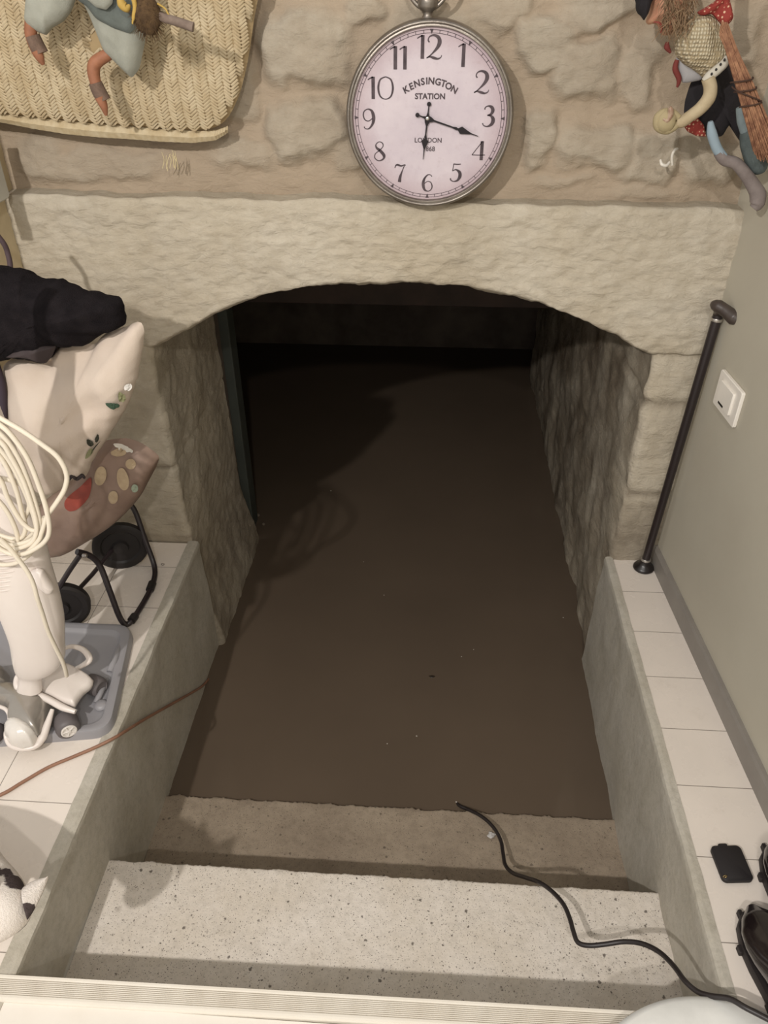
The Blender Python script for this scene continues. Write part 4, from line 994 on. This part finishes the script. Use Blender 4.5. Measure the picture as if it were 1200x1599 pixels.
m = MB(); m.tube([P(0, 1104, z=.05), P(10, 1109, z=.052), P(15, 1121, z=.048), P(11, 1137, z=.040), P(9, 1150, z=.030), P(16, 1164, z=.022), P(34, 1170, z=.020), P(55, 1166, z=.020), P(66, 1152, z=.024), P(74, 1132, z=.034), P(82, 1108, z=.046)], [.005, .005, .005, .005, .005, .006, .006, .007, .011, .009, .005], 12, 5); m.build('white_trim', m_w, ucl)
m = MB(); m.tube([P(34, 1048, z=.085), P(27, 1060, z=.075), P(27, 1072, z=.065), P(36, 1081, z=.058), P(56, 1084, z=.055), P(76, 1093, z=.053), P(98, 1105, z=.050), P(118, 1112, z=.046)], [.006, .008, .0085, .0085, .0085, .009, .009, .006], 12, 5); m.build('rear_fender', m_w, ucl)
m = MB(); m.pillow([P(a, b, z=.048) for a, b in ((60, 1068), (78, 1054), (98, 1040), (106, 1037), (124, 1046), (140, 1056), (147, 1064), (143, 1071), (131, 1080), (122, 1092), (116, 1103), (98, 1098), (78, 1088), (62, 1082))], .016, None, front=Z, back=1.6, pw=.25); m.build('rear_platform', m_w, ucl)
m = MB(); m.tube([P(98, 1014, z=.09), P(112, 1010, z=.09), P(128, 1014, z=.085), P(138, 1024, z=.078), P(139, 1032, z=.070), P(130, 1039, z=.060), P(120, 1044, z=.052)], [.004, .006, .0075, .0085, .0085, .007, .006], 12, 5); m.build('pedal_loop', m_w, ucl)
for a, b, c_, rr in ((101, 1122, .040, .030), (146, 1062, .036, .027)):
    q = P(a, b, z=c_); q.z = max(rr+.006, .014+rr*.8); m = MB(); axx = Vector((.55, -.83, 0)).normalized() if rr > .028 else Vector((.9, -.4, 0)).normalized()
    m.lathe(q, axx, [(rr*.6, -.024), (rr*.93, -.022), (rr, -.010), (rr, .010), (rr*.93, .019), (rr*.70, .023), (rr*.66, .020)], 32); wq = m.build('wheel', m_gw, ucl, sm=50)
    if rr > .028:
        m = MB(); m.lathe(q, axx, [(rr*.67, .019), (rr*.64, .0235), (rr*.52, .0245), (rr*.48, .0215), (rr*.2, .0215), (rr*.14, .026), (0, .0265)], 28)
        e1 = axx.cross(Z).normalized(); e2 = axx.cross(e1)
        for s5 in range(5):
            aa = 2*pi*s5/5; d = e1*cos(aa)+e2*sin(aa); m.tube([q+axx*.0225+d*rr*.12, q+axx*.0225+d*rr*.56], .0024, 8, 2)
        m.build('hub', M('bright_white_plastic', (232, 226, 218), .18), wq)
m = MB(); q = P(-6, 1140, z=.03); m.blob(Vector((q.x-.004, q.y-.003, .036)), .022, .030, .022, 16); m.build('dark_brush_roller', M('dark_grey_brush', (78, 72, 74), .8), ucl)
# cord
m_cd = M('white_flex', (220, 210, 192), .45, c2=(212, 202, 184))
yc_ = .742
strands = [[(-40, 628), (0, 653), (33, 672), (65, 694), (91, 715), (104, 741), (101, 764), (88, 786), (74, 806), (66, 830), (60, 845), (40, 866)],
 [(-40, 640), (0, 664), (21, 684), (44, 718), (60, 757), (72, 794), (77, 827), (70, 846), (49, 861), (29, 867), (10, 863), (-10, 850), (-40, 820)],
 [(-40, 650), (0, 677), (26, 710), (45, 754), (60, 803), (62, 827), (50, 843), (29, 850), (10, 850), (-20, 830)],
 [(-40, 664), (0, 702), (21, 731), (41, 773), (54, 811), (55, 829), (40, 842), (18, 846), (-20, 824)],
 [(-30, 742), (0, 747), (20, 752), (38, 762), (46, 790), (40, 806), (34, 818)],
 [(-30, 720), (0, 749), (13, 780), (33, 814), (52, 829), (64, 822), (70, 808)],
 [(-30, 690), (2, 716), (24, 762), (34, 800), (40, 826), (30, 842), (0, 836), (-30, 820)],
 [(-40, 670), (0, 690), (16, 712), (36, 750), (50, 790), (57, 818), (56, 836), (46, 850), (20, 858), (-10, 846)],
 [(-30, 760), (0, 785), (18, 812), (28, 842), (24, 866)],
 [(-20, 876), (0, 882), (24, 880), (44, 868), (58, 850), (64, 836)],
 [(0, 842), (16, 858), (27, 872), (42, 892), (52, 912), (58, 934), (66, 958), (75, 986), (86, 1010), (97, 1032), (102, 1046), (104, 1056)]]
cdp = None
for i, stn in enumerate(strands):
    dy = [0, -.004, .006, .014, .018, .008, .012, .002, .010, .010, -.012][i]
    m = MB(); L_ = len(stn); pts_ = []
    for j, (a, b) in enumerate(stn):
        yy = yc_+dy+(.028*max(0, (j-5)/6) if i == 10 else 0)
        pts_.append(P(a, b, y=yy))
    m.tube(pts_, .0048, 10, 5); m.build('cord_loop', m_cd, ucl)

# small gilt-tipped pencil-like item between trolley and tray
m = MB(); m.tube([P(136, 976, z=.006), P(155, 978, z=.006)], .004, 8, 2); 
pn = thing('small_brush', P(155, 978, z=0), 'thin black-handled item with a golden tip on the tiles behind the tray', 'brush'); m.build('handle', M('black_plastic_stem', (44, 38, 36), .5), pn)
m = MB(); m.tube([P(156, 978, z=.006), P(165, 979, z=.006), P(176, 979, z=.005)], [.0035, .0045, .0025], 8, 3); m.build('golden_tip', M('gold_foil', (196, 160, 96), .35, .6), pn)

# ================================================================== CABLES
m = MB()
bp = [(-60, 1262, 'z', .003), (0, 1242, 'z', .003), (35, 1222, 'z', .003), (75, 1199, 'z', .003), (115, 1182, 'z', .003), (150, 1167, 'z', .004), (178, 1153, 'z', .005)]
pts_ = [P(a, b, z=z) for a, b, _, z in bp]+[P(a, b, x=-.470) for a, b in ((198, 1141), (222, 1126), (250, 1110), (275, 1096), (300, 1082), (318, 1070), (332, 1052), (342, 1034))]
m.tube(pts_, .0042, 10, 6); tag(m.build('brown_cable', M('brown_flex', (150, 112, 90), .5, c2=(134, 98, 78))), 'brown cable running over the left tiles and down the concrete wall into the water', 'cable')
m = MB()
cb = [(700, 1240, -.33), (716, 1257, -.300), (730, 1264, -.292), (747, 1272, -.280), (762, 1283, -.272), (775, 1298, -.266), (783, 1315, -.262), (786, 1333, -.255), (790, 1352, -.245), (802, 1364, -.225), (822, 1371, -.180), (842, 1378, -.128), (862, 1392, -.112), (880, 1412, -.098), (890, 1434, -.090), (896, 1455, -.084), (903, 1472, -.080), (920, 1477, -.074), (945, 1475, -.066), (975, 1471, -.055), (1003, 1474, -.040), (1030, 1487, -.022), (1052, 1508, -.006), (1070, 1532, .008), (1090, 1549, .016), (1112, 1556, .028), (1140, 1560, .040), (1165, 1574, .047), (1200, 1592, .050), (1260, 1625, .052)]
m.tube([P(a, b, z=z) for a, b, z in cb], .0052, 12, 5); tag(m.build('black_cable', M('black_rubber_flex', (42, 36, 35), .42, spec=.5)), 'black rubber cable rising from the water over the steps to the bottom right corner', 'cable')

# ================================================================== RIGHT CORNER: phone, boots, white tub
ph = thing('mobile_phone', P(1144, 1345, z=0), 'flat black rounded rectangular case lying on the right tiles beside the glossy black boots', 'phone')
q = [P(1112, 1322, z=.012), P(1160, 1322, z=.012), P(1178, 1368, z=.012), P(1130, 1370, z=.012)]
c_ = sum(q, Vector())/4; ux = ((q[1]-q[0])+(q[2]-q[3])).normalized(); uy = Z.cross(ux)
m = MB(); m.rbox(Vector((c_.x, c_.y, .0078)), ux, uy, Z, .033, .040, .0065, .010, 6); m.build('case_body', M('matt_black_case', (34, 30, 31), .6, c2=(30, 26, 27)), ph, sm=40)
m = MB(); m.rbox(Vector((c_.x, c_.y, .0078))+uy*.040-ux*.004, ux, uy, Z, .010, .005, .005, .003, 4); m.build('flap', M('matt_black_case', (34, 30, 31), .6), ph, sm=40)
m = MB(); rq = P(1133, 1369, z=.012); m.tube([rq+(ux*cos(a)+Z*sin(a))*.0038 for a in [2*pi*i/10 for i in range(10)]], .0007, 6, 2, closed=True); m.build('gold_ring', M('gold_ring_metal', (200, 170, 110), .3, .8), ph)
m_boot = M('glossy_black_rubber', (34, 27, 27), .16, c2=(30, 24, 24), spec=.6, coat=.3)
m_sole = M('black_cleated_sole', (40, 34, 33), .6)
def boot(x, y, rot, label, hgt=.30, sc=1.0):
    b = thing('rubber_boot', Vector((x, y, 0)), label, 'boot', 'pair of black rubber boots on the right tiles')
    R_ = Matrix.Rotation(rot, 3, 'Z')
    def T(v): return Vector((x, y, 0))+R_ @ (Vector(v)*sc)
    # foot along +y local, heel at -y
    def fn(u, v):
        s_ = v; a = 2*pi*u
        yy = -.085+.265*s_
        w_ = .040+.010*sin(s_*pi*1.1+1.9) ; w_ = [.034, .038, .036, .034, .038, .045, .048, .044, .030, .004][min(9, int(s_*9.001))]*(1-(s_*9 % 1))+[.034, .038, .036, .034, .038, .045, .048, .044, .030, .004, .004][min(10, int(s_*9.001)+1)]*(s_*9 % 1)
        h_ = [.10, .115, .12, .112, .095, .078, .066, .058, .046, .020, .02]; i = min(9, int(s_*9.001)); t = s_*9-i; hh = h_[i]*(1-t)+h_[i+1]*t
        cx, sz = cos(a), sin(a)
        return T(((w_+.006)*abs(cx)**.8*(1 if cx > 0 else -1), yy, .020+max(-.004, hh*.5+hh*.5*sz)*1.0))
    m = MB(); m.grid(fn, 32, 28, 0, True)
    f0 = len(m.f); m.f.append(tuple(range(31, -1, -1))); m.mi.append(0)
    m.build('foot', m_boot, b)
    m = MB(); secs = [(-.030, .055, .040, .052), (-.028, .10, .041, .052), (-.024, .15, .044, .050), (-.022, .20, .045, .052), (-.022, .26, .046, .056), (-.022, hgt, .047, .060)]
    n_ = 32; vs = []
    for yy, zz, a_, b_ in secs+[(s2[0], s2[1]-.002, s2[2]-.004, s2[3]-.004) for s2 in secs[::-1]]:
        for k_ in range(n_): t = 2*pi*k_/n_; vs.append(T((a_*cos(t), yy+b_*sin(t), zz)))
    L_ = len(secs)*2; m.add(vs, [(i*n_+k_, i*n_+(k_+1) % n_, (i+1)*n_+(k_+1) % n_, (i+1)*n_+k_) for i in range(L_-1) for k_ in range(n_)])
    m.build('shaft', m_boot, b)
    m = MB(); m.tube([T((.047*cos(t), -.022+.061*sin(t), hgt-.008)) for t in [2*pi*i/20 for i in range(20)]], .0045, 8, 2, closed=True); m.build('top_rim', m_boot, b)
    ol_ = [(.030, -.088), (.040, -.05), (.036, 0), (.046, .07), (.048, .11), (.040, .155), (.020, .182), (0, .188), (-.020, .182), (-.040, .155), (-.050, .11), (-.048, .07), (-.038, 0), (-.042, -.05), (-.030, -.088), (0, -.098)]
    m = MB(); n_ = len(ol_)
    for k2, zz in ((.92, 0), (.95, .003), (.95, .018), (.93, .022)):
        for a_, b_ in ol_: m.v.append(T((a_*k2, .045+(b_-.045)*k2, zz)))
    m.f = [(i*n_+k_, i*n_+(k_+1) % n_, (i+1)*n_+(k_+1) % n_, (i+1)*n_+k_) for i in range(3) for k_ in range(n_)]+[tuple(range(n_-1, -1, -1)), tuple(range(3*n_, 4*n_))]; m.mi = [0]*len(m.f)
    so = m.build('sole', m_sole, b, sm=40)
    for k_ in range(0, n_, 2):
        a_, b_ = ol_[k_]
        m = MB(); m.rbox(T((a_*.97, .045+(b_-.045)*.95, .007)), R_ @ X, R_ @ Y, Z, .004, .008, .007, .002); m.build('cleat', m_sole, so, sm=False)
    m = MB(); m.tube([T((-.043, -.05, .06)), T((-.044, -.045, .12)), T((-.046, -.03, .20)), T((-.048, -.024, hgt-.01))], .0016, 6, 4); m.build('seam', m_boot, b)
    return b
boot(P(1150, 1480, z=0).x+.062, P(1175, 1420, z=0).y-.190, .10, 'nearer glossy black rubber boot at the right edge of the picture, cleated sole showing', .42)
boot(P(1181, 1350, z=0).x+.046, P(1190, 1318, z=0).y-.190, .0, 'farther glossy black rubber boot at the right edge, toe beside the flat black case', .42)
# white tub with rounded lid
wb = thing('white_tub', P(1050, 1640, z=0), 'smooth glossy white round lid at the bottom right corner, under the black cable', 'tub')
tcn = P(1140, 1560, z=.022); rr = .275
cx_, cy2 = .545, tcn.y-rr
m = MB(); m.lathe((cx_, cy2, 0), Z, [(rr-.045, .0), (rr-.030, .005), (rr-.018, .024), (rr-.012, .030)], 96); m.build('tub_body', m_w, wb)
m = MB(); m.lathe((cx_, cy2, 0), Z, [(rr-.012, .0305), (rr-.004, .031), (rr, .036), (rr-.002, .042), (rr-.012, .048), (rr-.04, .053), (rr*.6, .057), (0, .059)], 128); m.build('lid', M('glossy_white_enamel', (228, 228, 224), .12, spec=.6, coat=.4), wb)

# ================================================================== CAT (head over the ledge, body mostly outside the picture)
k = NT('black_and_white_fur'); k.set(.9, 0, .15)
at_ = k.attr('patch').outputs['Fac']; fz = k.noise(260, 4, .7, vec=k.vec((1, 1, .4)))
k.col(k.mix(k.ramp(k.math('ADD', at_, k.math('MULTIPLY', k.math('SUBTRACT', fz, .5), .5)), .42, .58), k.mix(fz, lin((236, 228, 220)), lin((206, 196, 186))), k.mix(fz, lin((92, 80, 78)), lin((48, 42, 42)))))
k.bump(fz, .8, .004); m_fur = k.m
cz = .145*H
hp = P(16, 1424, z=.145)
cat = thing('cat', Vector((hp.x-.10, hp.y-.02, 0)), 'white cat with black patches at the left edge, one pale ear pointing over the stair', 'cat')
def patches(mb_, spots):
    return [max([0]+[smooth(1.15, .85, sqrt(((v-c_).x/r_[0])**2+((v-c_).y/r_[1])**2+((v-c_).z/r_[2])**2)) for c_, r_ in spots]) for v in mb_.v]
def skin_body(verts, edges, radii, spots, name, parent, root=0, sub=2):
    me = bpy.data.meshes.new('tmp'); me.from_pydata([tuple(v) for v in verts], edges, [])
    o = bpy.data.objects.new('tmp', me); C.objects.link(o); md = o.modifiers.new('s', 'SKIN')
    for i, r_ in enumerate(radii): me.skin_vertices[0].data[i].radius = (r_, r_) if not isinstance(r_, tuple) else r_
    me.skin_vertices[0].data[root].use_root = True
    sb = o.modifiers.new('b', 'SUBSURF'); sb.levels = sub
    dg = bpy.context.evaluated_depsgraph_get(); ev = bpy.data.meshes.new_from_object(o.evaluated_get(dg))
    mb_ = MB(); mb_.add([Vector(v.co) for v in ev.vertices], [tuple(p.vertices) for p in ev.polygons]); bpy.data.objects.remove(o)
    return mb_
hd_ = Vector((hp.x, hp.y, cz))
bv = [hd_+Vector((-.33, .17, -.095)), hd_+Vector((-.25, .15, -.075)), hd_+Vector((-.165, .125, -.050)), hd_+Vector((-.085, .070, -.022)), hd_, hd_+Vector((-.030, -.030, -.014)), hd_+Vector((-.046, -.046, -.022)),
      hd_+Vector((-.17, .16, -.12)), hd_+Vector((-.16, .165, -.18)), hd_+Vector((-.155, .155, -cz+.014)), hd_+Vector((-.135, .14, -cz+.012)),
      hd_+Vector((-.15, .07, -.12)), hd_+Vector((-.14, .065, -.18)), hd_+Vector((-.135, .06, -cz+.014)), hd_+Vector((-.115, .045, -cz+.012)),
      hd_+Vector((-.34, .22, -.14)), hd_+Vector((-.31, .23, -.19)), hd_+Vector((-.35, .235, -.21)), hd_+Vector((-.30, .23, -cz+.012)),
      hd_+Vector((-.33, .11, -.14)), hd_+Vector((-.30, .10, -.19)), hd_+Vector((-.34, .095, -.21)), hd_+Vector((-.29, .09, -cz+.012)),
      hd_+Vector((-.42, .18, -.12)), hd_+Vector((-.50, .22, -.17)), hd_+Vector((-.54, .30, -.20))]
be = [(0, 1), (1, 2), (2, 3), (3, 4), (4, 5), (5, 6), (2, 7), (7, 8), (8, 9), (9, 10), (2, 11), (11, 12), (12, 13), (13, 14), (0, 15), (15, 16), (16, 17), (17, 18), (0, 19), (19, 20), (20, 21), (21, 22), (0, 23), (23, 24), (24, 25)]
br_ = [.062, .066, .056, .044, .058, .034, .014, .024, .015, .013, .013, .024, .015, .013, .013, .034, .022, .014, .013, .034, .022, .014, .013, .020, .013, .010]
mb = skin_body(bv, be, br_, None, 'body', cat)
spots = [(P(12, 1362, z=.165), (.050, .013, .04)), (P(26, 1384, z=.165), (.022, .010, .035)), (hd_+Vector((-.22, .01, -.02)), (.07, .06, .05)), (P(32, 1442, z=.12), (.020, .022, .03))]
cb_ = mb.build('body', m_fur, cat, attrs={'patch': patches(mb, spots)}, fix=False, sm=180)
# ears: cupped shells
def ear(tip, b0, b1, cup, name, spots, mat):
    m = MB(); n_ = 12
    mid = (b0+b1)/2; ax_ = tip-mid; nrm_ = ax_.cross(b1-b0).normalized()
    def fn(u, v):
        t = v; s_ = (u-.5)*2; wdt = (b1-b0)*.5*(1-t**1.6)*1.0
        p = mid+ax_*t+wdt*s_+nrm_*(cup*(1-s_*s_)*(1-t*.7))
        return p
    m.grid(fn, 14, 14); L_ = len(m.v)
    m.grid(lambda u, v: fn(u, v)+nrm_*.0035, 14, 14)
    for i in range(13):
        for a_, b_ in ((i, i+1), (13*14+i, 13*14+i+1)): m.f.append((a_, b_, b_+L_, a_+L_)); m.mi.append(0)
        for a_, b_ in ((i*14, (i+1)*14), (i*14+13, (i+1)*14+13)): m.f.append((a_, b_, b_+L_, a_+L_)); m.mi.append(0)
    return m.build(name, mat, cat, attrs={'patch': patches(m, spots)}, fix=True, sm=180)
ear(P(76, 1370, z=.155), P(34, 1388, z=.155), P(42, 1436, z=.150), -.016, 'ear', [(P(48, 1424, z=.15), (.016, .010, .03)), (P(36, 1442, z=.15), (.022, .014, .03))], m_fur)
ear(P(-30, 1345, z=.20), P(-40, 1400, z=.17), P(0, 1385, z=.17), .012, 'ear', [(P(-30, 1360, z=.18), (.04, .04, .04))], m_fur)
fd = Vector((-.70, -.70, -.12)).normalized(); sd = Vector((.7, -.7, 0))
for s_ in (-1, 1):
    m = MB(); m.blob(hd_+fd*.047+sd*s_*.022+Z*.008, .008, .008, .008, 12); m.build('eye', M('green_cat_eye', (120, 130, 70), .15), cat)
m = MB(); m.blob(bv[6]+fd*.012, .005, .005, .004, 10); m.build('nose', M('pink_cat_nose', (190, 130, 120), .5), cat)

# ================================================================== bits floating on the water
rnd = random.Random(21)
wz = WZ+.0004
for i, (a, b, s_) in enumerate(((517, 767, .0032), (600, 930, .0020), (721, 1026, .0022), (740, 1015, .0022), (651, 1150, .0026), (605, 1162, .0024), (568, 878, .0018), (880, 965, .0020), (713, 1253, .0028))):
    q = P(a, b, z=wz); m = MB(); m.blob(q+Z*.0008, s_, s_*.8, .0011, 8, .3, i)
    tag(m.build('floating_speck', M('pale_foam_speck', (188, 180, 168), .6)), 'tiny pale speck floating on the brown water', 'debris', 'pale specks on the water')
q = P(675, 1057, z=wz); m = MB(); m.pillow([q+Vector((.011*cos(a)*(1+.3*sin(3*a)), .006*sin(a), 0)) for a in [2*pi*i/14 for i in range(14)]], .0022, None, front=Z, res=30, rings=4)
tag(m.build('dead_leaf', M('dark_wet_leaf', (46, 36, 28), .4)), 'small dark curled leaf floating in the middle of the brown water', 'leaf')
# grit on the tiles
q = P(253, 884, z=.001); m = MB(); m.tube([q, q+Vector((.006, .008, .001)), q+Vector((-.004, .010, .001)), q+Vector((-.002, .003, .001))], .0008, 6, 3)
tag(m.build('thread_scrap', M('dark_thread', (70, 62, 56), .8)), 'tiny dark scrap on the left tiles near the trolley foot', 'scrap')
q = P(768, 1305, z=-.284); m = MB(); m.pillow([q+Vector((.012*cos(a)*(1+.35*sin(4*a)), .010*sin(a)*(1+.3*cos(3*a)), .002)) for a in [2*pi*i/16 for i in range(16)]], .004, None, front=Z, res=34, rings=5, wr=.004, ws=80)
tag(m.build('crumpled_wrapper', M('white_translucent_film', (190, 186, 182), .3)), 'small crumpled pale wrapper beside the black cable on the lower step', 'wrapper')
for a, b, s_ in ((403, 806, .011), (412, 820, .008)):
    q = P(a, b, z=WZ); m = MB(); m.blob(q+Z*.004, s_, s_*.9, s_*.8, 12, .25, a)
    tag(m.build('stone_chip', M('pale_stone_chip', (112, 100, 86), .9, bump=.5)), 'rough stone chip at the waterline by the end of the left jamb', 'stone', 'stone chips by the left jamb')
q = P(500, 1434, z=-.139)
